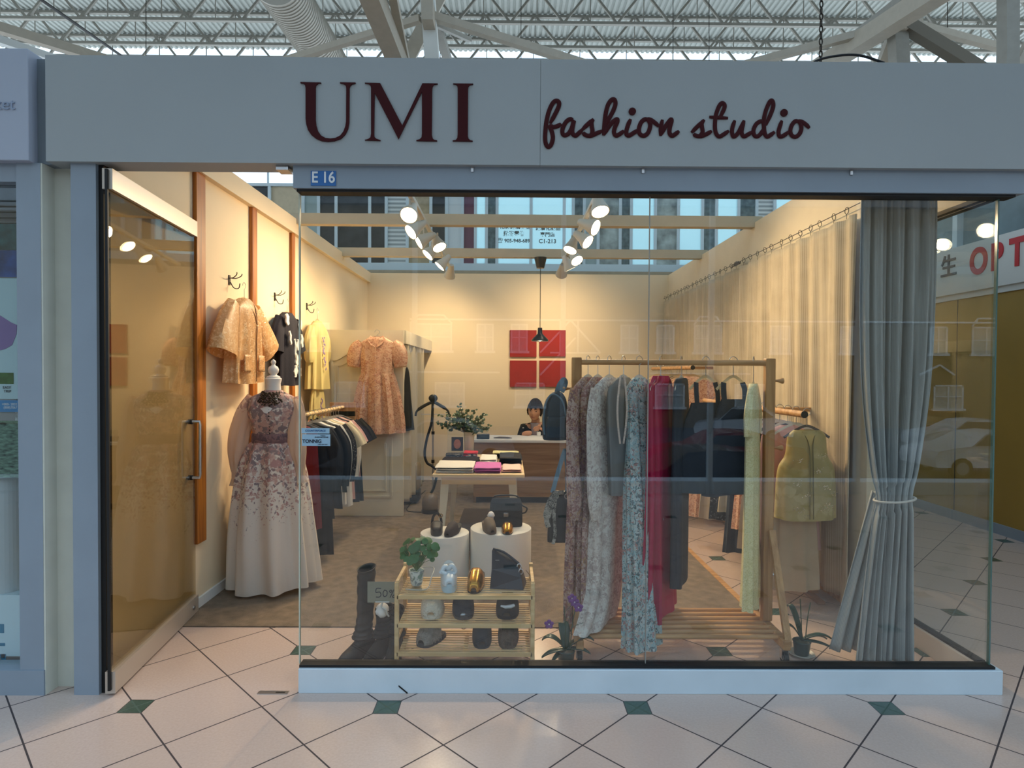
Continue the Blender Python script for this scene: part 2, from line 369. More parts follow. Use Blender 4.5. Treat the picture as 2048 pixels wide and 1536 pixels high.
# ---- header and shopfront frame
m_head = mat('matt pale grey header panel', C(158, 164, 166), .55, var=.03, vscale=1.5)
m_letter = mat('dark red vinyl lettering', C(58, 4, 10), .6, spec=.2)
hd = thing('shop_sign', 'long pale grey fascia sign with dark red lettering above the shop', 'sign', (-2.14, -.045, 2.5))
MB().box((-2.14, -.045, 2.50), (.141, .09, 2.987)).box((.1425, -.045, 2.50), (2.9, .09, 2.987)).build('panel', m_head, hd)
def sgn(px, py): return W(px, py, -.0455)
def letter(pts, o, k):
    P = [sgn(o[0] + x / k, o[1] + y / k) for x, y in pts]
    mb = MB(); mb.prism(P, (0, -.006, 0)); return mb.build('letter', m_letter, hd)
O1 = (590, 140)
letter([(62,135),(285,140),(285,148),(255,150),(232,170),(226,200),(226,540),(232,600),(250,660),(285,710),(330,735),(385,742),(440,735),(490,710),(525,665),(545,610),(553,560),(555,200),(548,170),(525,155),(488,148),(488,138),(655,140),(655,150),(615,160),(598,178),(590,200),(588,570),(575,640),(545,700),(500,745),(430,770),(360,777),(290,770),(230,745),(180,705),(145,655),(125,590),(118,530),(118,200),(112,170),(95,152),(62,146)], O1, 5.389)
letter([(755,142),(920,145),(1158,600),(1375,148),(1540,150),(1538,158),(1500,163),(1485,185),(1480,210),(1476,700),(1485,740),(1500,755),(1533,762),(1533,773),(1310,768),(1308,760),(1345,750),(1365,730),(1370,690),(1370,240),(1117,750),(862,255),(855,690),(858,725),(880,745),(925,760),(922,768),(755,762),(755,757),(790,748),(815,730),(822,690),(822,200),(815,172),(795,155),(755,150)], O1, 5.389)
letter([(1705,150),(1922,152),(1920,160),(1885,168),(1870,185),(1866,210),(1864,715),(1872,745),(1890,760),(1917,767),(1915,775),(1700,772),(1700,763),(1735,757),(1750,735),(1754,700),(1755,210),(1752,180),(1735,162),(1705,157)], O1, 5.389)
def script(strokes, dots, o, k, wpx):
    mb = MB()
    r = wpx / k / 2 * 2.875 / FP
    for i, st in enumerate(strokes):
        pts = smooth_path([sgn(o[0] + x / k, o[1] + y / k) + Vector((0, -.003, 0)) for x, y in st], 6)
        n = len(pts); rs = [r * (.62 + .38 * min(1, j / 4, (n - 1 - j) / 4)) for j in range(n)]
        mb.tube(pts, rs, 12, flat=((0, 1, 0), .18))
    for x, y, rr in dots:
        c = sgn(o[0] + x / k, o[1] + y / k); mb.lathe([(rr / k * 2.875 / FP, 0), (rr / k * 2.875 / FP, .006)], c, 24, 'y')
    return mb.build('lettering', m_letter, hd, True)
script([[(205,460),(265,350),(318,240),(328,175),(290,150),(243,182),(195,280),(160,410),(142,560),(138,680),(155,755),(185,780),(222,745),(243,660),(232,580),(205,500),(255,508),(312,493),(355,462)],
 [(520,412),(478,402),(430,432),(388,500),(372,570),(388,615),(425,618),(468,585),(505,510),(532,418),(515,500),(508,570),(522,610),(555,625),(600,590),(650,540)],
 [(640,548),(720,470),(800,400)], [(800,402),(772,440),(775,500),(783,560),(768,615),(725,628),(680,612),(655,580)], [(690,622),(760,628),(840,595),(915,560)],
 [(955,500),(1000,410),(1060,300),(1096,200),(1085,138),(1045,138),(995,210),(962,340),(945,500),(935,625)],
 [(938,615),(995,520),(1065,435),(1118,402),(1122,440),(1088,520),(1078,585),(1105,625),(1155,605),(1212,558)],
 [(1305,400),(1270,480),(1245,570),(1252,615),(1290,622),(1350,585),(1405,550)],
 [(1545,408),(1495,405),(1445,450),(1418,530),(1428,600),(1478,628),(1532,600),(1565,530),(1570,460),(1535,412)], [(1500,405),(1570,408),(1635,450),(1690,500)],
 [(1738,408),(1718,510),(1712,630)], [(1714,620),(1780,500),(1850,408),(1862,430),(1838,520),(1835,590),(1868,628),(1918,602),(1965,562)]],
 [(1327, 297, 50)], (1070, 180), 6.827, 60)
script([[(165,628),(240,550),(355,440)], [(350,442),(316,490),(322,560),(328,620),(285,675),(225,668),(198,640)], [(250,688),(330,672),(400,640),(462,602)],
 [(570,425),(640,285),(648,220),(612,195),(570,240),(525,360),(510,480),(512,590),(538,660),(580,682),(640,650),(712,600)], [(425,398),(700,415)],
 [(800,448),(768,540),(758,620),(775,682),(815,668),(865,600),(932,450)], [(935,448),(908,550),(900,630),(930,682),(990,655),(1050,615)],
 [(1225,470),(1175,462),(1110,505),(1072,590),(1082,660),(1122,683),(1172,650),(1228,560)],
 [(1250,520),(1330,340),(1362,230),(1345,160),(1308,180),(1258,290),(1228,410),(1224,520),(1236,630),(1268,685),(1315,665),(1382,615)],
 [(1488,450),(1455,545),(1438,620),(1455,682),(1512,670),(1592,610)],
 [(1735,460),(1680,462),(1632,520),(1610,600),(1630,665),(1685,688),(1740,650),(1770,580),(1765,510),(1730,462)], [(1690,462),(1770,465),(1835,505),(1892,562)]],
 [(1517, 338, 54)], (1360, 180), 7.314, 62)
# suspended bracket, inner soffit
struct(MB().box((-1.90, .09, 2.60), (2.45, .14, 2.70)).build('trim_2', m_wall))
# window head
wh = MB().box((-1.012, -.015, 2.395), (2.43, .085, 2.50)).build('trim_3', m_alu); struct(wh)
MB().box((-1.0, .0, 2.383), (2.40, .07, 2.3955)).build('gasket', m_black, wh)
for x in (-.18, .62, 1.6): MB().box((x, -.022, 2.475), (x + .012, -.012, 2.498)).build('clip', m_steel, wh)
# sill
sill = MB().box((-.994, 0, 0), (2.388, .085, .117), .003).build('trim_4', m_alu_l); struct(sill)
MB().box((-.994, .014, .117), (2.36, .075, .13)).build('gasket', m_black, sill)
sc2 = MB(); c0 = W(807, 1378, -.001)
for k in range(7): sc2.obox(c0 + Vector((k * .006 - .02, 0, .012 - k * .005)), (.0035, 0, -.002), (0, .0008, 0), (.0, 0, .004))
sc2.build('scuff', m_black, sill)
# front glass panes + side glass
g1 = MB().box((-.998, .038, .125), (.672, .050, 2.39)).build('window_1', m_glass); struct(g1)
g2 = MB().box((.676, .038, .125), (2.345, .050, 2.39)).build('window_2', m_glass); struct(g2)
m_gedge = mat('green glass edge', C(70, 104, 100), .15, spec=.8)
MB().box((-1.003, .036, .125), (-.998, .052, 2.39)).build('polished_edge', mat('bright polished glass edge', C(190, 196, 180), .2), g1)
MB().box((2.345, .036, .125), (2.352, .052, 2.39)).build('polished_edge', m_gedge, g2)
MB().box((.672, .039, .125), (.676, .049, 2.39)).build('joint', mat('clear silicone joint', C(150, 150, 145), .4), g2)
g3 = MB().box((2.338, .055, .125), (2.350, .94, 2.39)).build('window_3', m_glass); struct(g3)
MB().box((2.336, .94, .125), (2.352, .95, 2.39)).build('polished_edge', m_gedge, g3)
ss = MB().box((2.31, .085, 0), (2.388, .95, .117), .003).build('trim_5', mat('side sill', C(186, 178, 172), .5)); struct(ss)
MB().box((2.325, .085, .117), (2.365, .95, .13)).build('gasket', m_black, ss)
MB().box((2.325, .085, 2.385), (2.365, .95, 2.40)).build('gasket', m_black, ss)
# unit number plate, hinged stop, glass stickers
m_blue = mat('blue sign plate', C(38, 104, 172), .4)
m_txw = mat('white lettering', C(225, 230, 232), .5)
a, b_ = W(622, 342, -.016), W(672, 372, -.016)
pl = MB().box((a.x, -.019, b_.z), (b_.x, -.0152, a.z)).build('unit_number_sign', m_blue); tag(pl, 'small blue plate reading E 16 under the fascia', 'sign')
text('E 16', .072, m_txw, ((a.x + b_.x) / 2, -.0205, (a.z + b_.z) / 2 + .002), (PI / 2, 0, 0), pl, bold=.0012, sx=.86)
m_stk = mat('pale blue sticker', C(150, 184, 206), .5); m_ink = mat('dark ink', C(22, 26, 48), .6); m_inkb = mat('blue ink', C(30, 86, 140), .6)
a, b_ = W(603, 856, .037), W(659, 867, .037); c_, d_ = W(604, 868.5, .037), W(660.5, 892, .037)
st = MB().box((a.x, .0362, b_.z), (b_.x, .0378, a.z)).box((c_.x, .0362, d_.z), (d_.x, .0378, c_.z)).build('window_sticker', m_stk)
tag(st, 'pale blue two part sticker near the left edge of the glass', 'sticker')
text('COUNTERFORCE', .0125, m_inkb, ((a.x + b_.x) / 2, .0355, (a.z + b_.z) / 2), (PI / 2, 0, 0), st, ext=.0003, bold=.0003)
text('TONNIG', .023, m_ink, (c_.x + .048, .0355, d_.z + .022), (PI / 2, 0, 0), st, ext=.0003, bold=.0007)
text('LIMITED', .007, m_ink, (d_.x - .035, .0355, c_.z - .006), (PI / 2, 0, 0), st, ext=.0003)
text('GLASS PARTITIONS', .0075, m_ink, (d_.x - .042, .0355, c_.z - .014), (PI / 2, 0, 0), st, ext=.0003, bold=.0003)
text('(905) 604-7607', .0075, m_ink, (d_.x - .036, .0355, d_.z + .007), (PI / 2, 0, 0), st, ext=.0003)
ds = MB().box((W(555, 333, .0).x, -.02, 2.478), (W(579, 333, .0).x, .05, 2.4995)).build('door_stop_bracket', m_steel); tag(ds, 'small grey metal bracket under the fascia above the doorway', 'bracket')
a = G(516, 1386); b_ = G(580, 1381)
fl = MB().box((a.x, a.y - .012, .0002), (b_.x, a.y + .016, .003)).build('floor_lock_plate', m_steel); tag(fl, 'slim metal plate let into the tiles in the doorway', 'plate')
MB().box((b_.x - .06, a.y - .004, .003), (b_.x - .015, a.y + .006, .0036)).build('slot', m_black, fl)

# ---- left posts and glass door
struct(MB().box((-2.298, -.02, 0), (-2.186, .12, 2.50)).build('trim_6', m_alu))
m_cr = mat('off white recess paint', C(206, 208, 196), .7, var=.04)
struct(MB().box((-2.186, .06, 0), (-2.037, .12, 2.50)).box((-2.186, -.018, .0), (-2.178, .06, 2.50)).build('trim_7', m_cr))
struct(MB().box((-2.045, -.02, 0), (-1.928, .06, 2.50)).build('trim_8', m_alu))
struct(MB().box((-1.928, .0, 0), (-1.905, .05, 2.50)).build('trim_9', m_black))
struct(MB().box((-2.37, .0, 2.50), (-2.14, .14, 2.99)).build('trim_10', mat('dark grey gap panel', C(120, 130, 138), .6)))
# door
Pn = Vector((-1.868, -.03, 0)); Pf = Vector((-1.985, .985, 0)); dd = (Pf - Pn); dl = dd.length; dd.normalize(); dn = Vector((-dd.y, dd.x, 0))
door = thing('door_1', None, None, Pn); struct(door)
m_glassd = glass('bronze tinted door glass', (.80, .76, .66, 1))
m_rail = mat('satin anodised door rail', C(196, 186, 174), .35, .5)
def dbox(u0, u1, z0, z1, th): return MB().obox(Pn + dd * (u0 + u1) / 2 + Vector((0, 0, (z0 + z1) / 2)), dd * (u1 - u0) / 2, dn * th / 2, (0, 0, (z1 - z0) / 2))
dbox(0, dl, .115, 2.38, .011).build('door_glass', m_glassd, door)
dbox(0, dl, .012, .115, .045).build('bottom_rail', m_rail, door)
dbox(0, dl, 2.38, 2.475, .045).build('top_rail', m_rail, door)
dbox(-.012, .0, .03, 2.47, .012).build('edge_strip', m_black, door)
hp = []
for sd in (1, -1):
    c = Pn + dd * (dl - .06); o = -dn * sd * .055
    MB().tube([c + Vector((0, 0, .87)), c + o + Vector((0, 0, .87)), c + o * 1.02 + Vector((0, 0, .89)), c + o * 1.02 + Vector((0, 0, 1.20)), c + o + Vector((0, 0, 1.22)), c + Vector((0, 0, 1.22))], .0095, 12).build('door_handle', m_steel, door, True)
for z in (.87, 1.22):
    MB().tube([Pn + dd * (dl - .06) - dn * .012 + Vector((0, 0, z)), Pn + dd * (dl - .06) + dn * .012 + Vector((0, 0, z))], .016, 16).build('handle_washer', m_black, door, True)
MB().tube([Pn + dd * (dl - .08) + dn * -.024 + Vector((0, 0, .06)), Pn + dd * (dl - .08) + dn * -.03 + Vector((0, 0, .06))], .012, 16).build('floor_bolt', m_steel, door, True)

# ---- neighbour on the left: header, window, posters
m_headn = mat('pale blue header panel', C(166, 174, 190), .5)
nh = MB().box((-3.6, -.055, 2.50), (-2.212, .10, 3.01), .003).build('neighbouring_sign', m_headn); tag(nh, 'blue grey fascia sign ending in pale letters, far left', 'sign')
e = W(30, 209, -.058); text('ket', .075, mat('faded blue lettering', C(140, 154, 178), .5), (e.x, -.0575, e.z), (PI / 2, 0, 0), nh, align='RIGHT')
nf = MB().box((-3.6, -.01, 2.415), (-2.298, .09, 2.50)).box((-3.6, -.026, 0), (-2.182, .0, .118)).box((-3.6, 0, 0), (-2.186, .09, .115)).build('trim_11', m_alu); struct(nf)
gn = MB().box((-3.6, .04, .118), (-2.298, .05, 2.415)).build('window_4', m_glass); struct(gn)
struct(MB().box((-3.6, .9, 0), (-2.2, .95, 2.9)).build('wall_neighbour', mat('grey slatted shop wall', C(120, 128, 134), .7, var=.1)))
def poster(x0, y0, x1, y1, m, label, Y=.075, nm='poster', cat='poster'):
    a, b = W(x0, y0, Y), W(x1, y1, Y); o = MB().box((a.x, Y, b.z), (b.x, Y + .002, a.z)).build(nm, m); tag(o, label, cat); return o
poster(-60, 447, 33, 500, mat('dark teal print', C(34, 78, 84), .4, var=.7, vscale=14), 'dark teal underwater picture high in the left neighbouring window')
poster(-60, 500, 34, 554, mat('sea blue print', C(24, 70, 140), .4, var=.7, vscale=9), 'deep blue sea picture below the dark teal one')
mp_ = poster(-60, 556, 37, 798, mat('pale cyan print', C(176, 208, 220), .5), 'pale blue map poster with a purple region and green strip')
pts = [(-60, 640), (-20, 622), (2, 632), (22, 645), (34, 650), (33, 668), (24, 690), (10, 698), (-20, 706), (-60, 700)]
MB().prism([W(x, y, .0735) for x, y in pts], (0, .001, 0)).build('purple_region', mat('purple print', C(130, 110, 168), .5), mp_)
a, b_ = W(-60, 745, .0735), W(27, 768, .0735); MB().box((a.x, .0735, b_.z), (b_.x, .0745, a.z)).build('green_strip', mat('green print', C(52, 96, 50), .5, var=.4, vscale=20), mp_)
e = W(22, 779, .073); text('EASY\nTRIP', .018, m_ink, (e.x, .073, e.z), (PI / 2, 0, 0), mp_, align='RIGHT', ext=.0004)
po = poster(-60, 800, 38, 824, mat('cyan blue print', C(56, 132, 190), .5), 'narrow blue leaflet with white telephone numbers')
e = W(34, 812, .073); text('+000- 2832\n(888)7067', .016, m_txw, (e.x, .0745, e.z), (PI / 2, 0, 0), po, align='RIGHT', ext=.0004)
poster(-60, 841, 38, 955, mat('landscape photo print', C(92, 120, 104), .4, var=.9, vscale=26, stretch=(1, 1, 3)), 'landscape photographs poster under the narrow blue leaflet')
# slatwall strip with small cards
sw = MB()
for k in range(24): z = 2.30 - k * .07; sw.box((-2.9, .30, z), (-2.2, .315, z + .062))
struct(sw.build('wall_slats', mat('grey slatwall', C(168, 172, 176), .6)))
for i, (y0, y1, c, lb) in enumerate(((605, 640, C(110, 124, 70), 'olive green photo card on the slat wall at far left'), (643, 660, C(30, 36, 50), 'dark card with one white Chinese character'), (665, 692, C(110, 50, 60), 'red and blue card, upper of three beside the map poster'), (694, 722, C(90, 96, 150), 'blue and pink card, middle of three beside the map poster'), (726, 754, C(130, 58, 60), 'red and green card, lower of three beside the map poster'), (792, 860, C(206, 212, 218), 'white card hanging below the red and green card'))):
    cd_ = poster(30, y0, 49, y1, mat('card print %d' % i, c, .5, var=.5, vscale=60), lb, .12, 'photo_card', 'card')
    if i == 1: e = W(40.5, 651, .118); text('玩', .042, m_txw, (e.x, .1185, e.z), (PI / 2, 0, 0), cd_, ext=.0004)
c = W(12, 1075, .2); o = MB().lathe([(.085, -.30), (.088, -.29), (.088, .29), (.085, .30)], (c.x - .02, .2, c.z + .01), 32).build('paper_roll', mat('white paper roll', C(200, 214, 222), .6)); tag(o, 'tall white cylindrical paper roll behind the neighbouring window', 'roll')
for p in o.data.polygons: p.use_smooth = False
a, b_ = W(-80, 1190, .16), W(58, 1337, .12)
bx_ = MB().box((-3.2, .12, .118), (b_.x + .02, .42, a.z + .015)).build('cardboard_box', mat('white carton', C(196, 222, 234), .6)); tag(bx_, 'white carton with teal lettering standing under the paper roll', 'box')
m_teal = mat('teal print', C(20, 120, 158), .5)
for (x0, y0, x1, y1) in ((-30, 1248, 8, 1266), (-30, 1286, 10, 1292), (-30, 1308, 10, 1316), (2, 1308, 12, 1326), (-30, 1326, 10, 1332)):
    a, b_ = W(x0, y0, .119), W(x1, y1, .119); MB().box((a.x, .1185, b_.z), (b_.x, .1195, a.z)).build('print', m_teal, bx_)
vb = MB()
for k in range(16): z = 2.39 - k * .028; vb.box((-2.9, .22, z), (-2.315, .245, z + .004))
o = vb.build('venetian_blind', mat('grey blind slats', C(130, 138, 142), .5)); tag(o, 'grey slatted blind at the top of the neighbouring window', 'blind')

# ---- neighbour across the side corridor (right)
m_gold = mat('golden brown panel wall', C(160, 128, 54), .5, var=.06, vscale=2)
XN = 4.77
wn_ = MB().box((XN, -1, .10), (XN + .1, 14, 2.34)).build('wall_far_right', m_gold); struct(wn_)
for y in (2.55, 3.6, 5.2): MB().box((XN - .002, y, .10), (XN, y + .012, 2.34)).build('seam', m_black, wn_)
MB().box((XN - .012, -1, 0), (XN + .1, 14, .10)).build('skirting', m_alu, wn_)
ns = MB().box((XN - .05, -1, 2.40), (XN + .1, 14, 2.89)).box((XN - .02, -1, 2.34), (XN + .1, 14, 2.40)).build('optical_shop_sign', mat('pale grey sign band', C(206, 208, 206), .5)); tag(ns, 'pale grey sign band with Chinese characters and red capital letters', 'sign')
m_red = mat('bright red lettering', C(186, 18, 30), .4); m_gr = mat('dark grey lettering', C(84, 80, 84), .5)
for ch, px, m_, sz in (('O', 1957, m_red, .36), ('P', 1993, m_red, .36), ('T', 2034, m_red, .36), ('I', 2068, m_red, .36), ('生', 1897, m_gr, .25), ('醫', 1856, m_gr, .25)):
    e = WX(px, 520 if m_ is m_red else 535, XN - .055); text(ch, sz, m_, (XN - .055, e.y, e.z if m_ is not m_red else 2.675), (PI / 2, 0, -PI / 2), ns, ext=.004, bold=.012 if m_ is m_red else .003, sx=.8 if m_ is m_red else 1)
m_frame = mat('pale blue window frame', C(206, 222, 230), .5)
m_dk = mat('dark shop interior pane', C(44, 46, 46), .2, var=.6, vscale=2.5)
m_film = mat('pale cyan window film', C(216, 238, 242), .6, var=.03, vscale=2, trans=.9)
wn2 = MB().box((XN + .15, -1, 2.89), (XN + .2, 14, 4.3)).build('window_5', mat('grey blue pane', C(110, 128, 134), .2, var=.4, vscale=1.5)); struct(wn2)
fr = MB()
for k in range(16): fr.box((XN + .08, -1 + k * .95, 2.89), (XN + .15, -1 + k * .95 + .07, 4.3))
for z in (3.42,): fr.box((XN + .06, -1, z), (XN + .15, 14, z + .22))
fr.build('frame', m_frame, wn2)

# ---- upper mall frontage seen over the back wall
YB = 12.0
def bx(x, y): return W(x, y, YB)
fb = thing('window_6', None, None, (0, YB, 0)); struct(fb)
zt, zb = bx(1016, 377).z, 2.5
panes = [(380, 540, 'dk'), (540, 607, 'cream'), (607, 638, 'film2'), (638, 673, 'dk'), (673, 740, 'dk'), (740, 773, 'dk'), (773, 815, 'blind'), (815, 862, 'tan'), (862, 893, 'dk'), (893, 925, 'white'), (925, 951, 'purple'), (951, 973, 'film'), (973, 994, 'dk2'), (994, 1062, 'film'), (1062, 1128, 'film'), (1128, 1146, 'film'), (1146, 1168, 'dk2'), (1168, 1196, 'film2'), (1196, 1240, 'shelf'), (1240, 1262, 'dk2'), (1262, 1310, 'film'), (1310, 1356, 'shelf'), (1356, 1404, 'film'), (1404, 1432, 'dk2'), (1432, 1476, 'film'), (1476, 1512, 'dk2'), (1512, 1548, 'blind'), (1548, 1620, 'film'), (1620, 2100, 'film2')]
pm = dict(dk=m_dk, dk2=mat('teal grey pane', C(92, 112, 116), .2, var=.4), cream=mat('cream shop interior', C(206, 196, 172), .6, var=.1, trans=.3), film=m_film,
          film2=mat('pale grey pane', C(176, 190, 190), .4, var=.15, vscale=1.5, trans=.4), tan=mat('tan board', C(176, 160, 130), .7, var=.15), white=mat('white column', C(220, 226, 228), .6, trans=.3), purple=mat('purple louvred pane', C(112, 72, 92), .6, bump=.3))
bl = bpy.data.materials.new('white blind'); bl.use_nodes = True; N_ = bl.node_tree.nodes; L_ = bl.node_tree.links
wv = N_.new('ShaderNodeTexWave'); wv.bands_direction = 'Z'; wv.inputs['Scale'].default_value = 3.2; co_ = N_.new('ShaderNodeTexCoord'); L_.new(co_.outputs['Object'], wv.inputs['Vector'])
mx_ = N_.new('ShaderNodeMix'); mx_.data_type = 'RGBA'; mx_.inputs['A'].default_value = C(150, 160, 162); mx_.inputs['B'].default_value = C(226, 232, 232); L_.new(wv.outputs['Fac'], mx_.inputs['Factor']); L_.new(mx_.outputs['Result'], N_['Principled BSDF'].inputs['Base Color'])
pm['blind'] = bl; pm['shelf'] = mat('stocked shelf pane', C(160, 172, 170), .5, var=.6, vscale=3)
for x0, x1, k in panes:
    MB().box((bx(x0, 450).x, YB, zb), (bx(x1, 450).x, YB + .03, zt)).build('pane', pm[k], fb)
fr = MB()
for x0, x1, k in panes[1:]:
    x = bx(x0, 450).x; fr.box((x - .035, YB - .05, zb), (x + .035, YB + .02, zt))
fr.box((-9, YB - .06, zt), (12, YB + .04, zt + .07)); fr.box((-9, YB - .06, bx(1000, 541).z - .1), (12, YB + .04, bx(1000, 528).z))
fr.box((bx(537, 360).x - .02, YB - .04, zt), (bx(537, 360).x + .02, YB, zt + .6))
fr.build('frame', m_frame, fb)
m_inkg = mat('grey ink', C(70, 84, 88), .6)
for s_, px, py, sz in (('化妝護膚產品', 1031, 454, .13), ('批發零售', 1028, 468, .13), ('☎ 905-948-6896', 1029, 482, .12), ('護膚化妝品', 1096, 457, .12), ('專門店', 1095, 470, .12), ('C1-213', 1095, 483, .14)):
    e = bx(px, py); text(s_, sz, m_inkg, (e.x, YB - .012, e.z), (PI / 2, 0, 0), fb, bold=.003, ext=.002)
lw = MB().box((-9, YB - .3, 0), (12, YB - .15, 3.95)).build('wall_mall_back', mat('taupe mall wall', C(170, 156, 132), .8, var=.08)); struct(lw)

# ---- mall roof
ZT, ZB_ = 12.3, 11.36
m_deck = mat('white corrugated roof deck', C(176, 182, 178), .7, var=.03)
m_stl = mat('grey painted steel', C(140, 138, 130), .55, var=.06)
dk = MB(); per = .17; x = -34.0; prof = []
while x < 34: prof += [(x, 0), (x + .07, 0), (x + .09, .04), (x + .15, .04)]; x += per
dk.loft([[(px_, yy, ZT + .03 + pz) for px_, pz in prof] for yy in (9.0, 18.0)], cap=False, close=False)
ceil = dk.build('ceiling', m_deck, solid=.01); struct(ceil)
top = MB().box((-34, 9, ZT + .14), (34, 18, ZT + .2)).box((-34, -4.85, ZT + .03), (34, -4.0, ZT + .2)).box((-34, -1.2, ZT + .03), (3.2, 9, ZT + .2)).box((6.5, -1.2, ZT + .03), (34, 9, ZT + .2)).build('roof_slab', m_deck, ceil)  # gaps between the unseen front slabs added to let sky light onto the corridors
for z in [2.0 + 1.28 * k for k in range(15)]:
    Y = z - .25
    jm = MB(); jm.box((-24, Y - .05, ZT - .07), (24, Y + .05, ZT)); jm.box((-24, Y - .05, ZB_ - .04), (24, Y + .05, ZB_ + .04))
    if Y > 10:
        st_ = 1.5; x = -24 + (0.37 if int(z * 3) % 2 else 0)
        while x < 24:
            jm.bar((x, Y, ZB_), (x + st_ / 2, Y, ZT), .06, .06); jm.bar((x + st_ / 2, Y, ZT), (x + st_, Y, ZB_), .06, .06)
            jm.bar((x + st_ / 2, Y, ZB_), (x + st_ / 2, Y, ZT), .022, .022); x += st_
    jm.build('joist', m_stl, ceil)
def strut(a, b, za, zb_, wd, nm='beam', m=None, round_=False, h=None):
    P, Q = W(a[0], a[1], za - 2.92), W(b[0], b[1], zb_ - 2.92); d = Q - P; P = P - d * .0; mb = MB()
    if round_: mb.tube([P, Q], wd / 2, 16)
    else: mb.bar(P, Q, wd, h or wd)
    return mb.build(nm, m or m_stl, ceil, round_)
m_bm = mat('warm grey steel beam', C(170, 162, 148), .6, var=.05)
strut((722, -60), (815, 170), 9, 12, .30, m=m_bm); strut((775, -60), (822, 170), 9.3, 12.3, .13, m=m_bm)
strut((905, -60), (800, 150), 12.5, 12.2, .26, m=m_bm); strut((852, -60), (868, 170), 11.6, 11.6, .26, 'column', m=mat('white column steel', C(206, 208, 204), .6))
strut((845, 30), (868, 30), 11.3, 11.3, .35, 'gusset', m_bm)
strut((862, 32), (1190, 135), 11.5, 12.5, .14, m=m_bm); strut((862, 45), (940, 80), 11.5, 13, .08); strut((870, 40), (905, 150), 11.8, 14, .16, m=m_stl)
strut((-60, 38), (245, 130), 11, 13, .17, m=m_bm); strut((-60, 60), (160, 135), 11.5, 13.5, .14, m=mat('light soffit steel', C(200, 206, 208), .6))
strut((840, 38), (560, 125), 11.5, 12.5, .12, m=m_bm)
strut((1960, -70), (1610, 155), 9.0, 13, .30, m=m_bm); strut((1890, -70), (1650, 118), 9.6, 13, .12)
strut((1805, 45), (1470, 135), 11, 12.5, .13, m=m_bm); strut((1805, 45), (1975, 150), 11, 11, .20, m=mat('dark brown steel', C(104, 98, 86), .6)); strut((1815, 45), (2090, 120), 11.2, 12, .12, m=m_bm)
strut((1793, 30), (1800, 150), 11.1, 11.1, .24, 'column'); strut((1795, 45), (1755, 150), 11.2, 12.2, .16, m=m_bm); strut((1770, 52), (1840, 52), 11, 11, .18, 'gusset', m_bm)
strut((2016, -60), (2016, 170), 9.5, 9.5, .20, 'column'); strut((2070, 70), (2025, 150), 9.6, 9.6, .14, m=m_bm)
strut((40, -30), (262, 125), 11, 15, .06, 'pipe', m_black, True)
for x in (292, 1042, 1346, 1418, 1895): strut((x, -40), (x, 130), 14, 14, .012, 'hanger_rod', m_wire)
# spiral duct
P, Q = W(552, -40, 9.2), W(678, 160, 14.0); d = (Q - P); n_ = 46; rs = []; pp = []
for k in range(n_ + 1):
    pp += [P + d * (k / n_), P + d * ((k + .82) / n_), P + d * ((k + .9) / n_)]; rs += [.47, .47, .485]
du = MB().tube(pp, rs, 36).build('air_duct', mat('galvanised duct', C(168, 164, 154), .5, .2, var=.05), None, True); tag(du, 'big round spiral seamed air duct crossing the roof at left', 'duct')
# chain and cable above the sign
ch = thing('hanging_chain', 'dark chain hanging from the roof down to the sign', 'chain', W(1641, 125, .1)); cm = MB(); p0 = W(1641, 128, .1)
for k in range(44):
    c = p0 + Vector((0, 0, .018 + k * .03)); ax = Vector((1, 0, 0)) if k % 2 else Vector((0, 1, 0))
    cm.tube([c + ax * .0075 * math.cos(t) + Vector((0, 0, .018 * math.sin(t))) for t in [i * PI / 4 for i in range(9)]], .003, 6)
cm.build('links', m_wire, ch, True)
pts = smooth_path([W(1628, 124, .05), W(1650, 116, .05), W(1690, 110, .05), W(1725, 112, .05), W(1768, 126, .05)], 8)
o = MB().tube(pts, .006, 8).build('black_cable', m_black, None, True); tag(o, 'thin black cable looping over the top of the sign', 'cable')

# ---- behind the camera: glazed outer wall, car park, houses (seen mirrored in the glass)
ex = MB().box((-14, -5.15, -1.7), (14, -4.85, .16)).box((-14, -4.93, 4.6), (14, -4.85, 12.4))
for k in range(-7, 8): ex.box((k * 1.9 - .03 + .7, -4.93, .16), (k * 1.9 + .03 + .7, -4.86, 4.6))
struct(ex.build('wall_front_glazing_frame', mat('white outer frame', C(214, 226, 232), .5)))
struct(MB().box((-50, -70, -1.9), (50, -4.93, -1.7)).build('floor_car_park', mat('asphalt', C(74, 76, 78), .9, var=.15, vscale=3)))
YH = -34.0
hs = thing('town_house', 'tan brick town house row with white windows across the car park', 'building', (0, YH, 0))
m_brick = mat('tan brick', C(132, 110, 76), .85, var=.12, vscale=5, bump=.2, bscale=12)
MB().box((-34, YH - 6, -1.7), (44, YH, 11.5)).build('facade', m_brick, hs)
rf = MB(); rf.prism([(-34.5, YH + .4, 11.5), (-34.5, YH - 6.5, 11.5), (-34.5, YH - 3, 14)], (79, 0, 0)); rf.build('roof', mat('grey shingle', C(92, 92, 96), .8, var=.2), hs)
m_wf = mat('white window frame', C(240, 242, 242), .5); m_wg = mat('curtained pane', C(190, 192, 186), .3, var=.2)
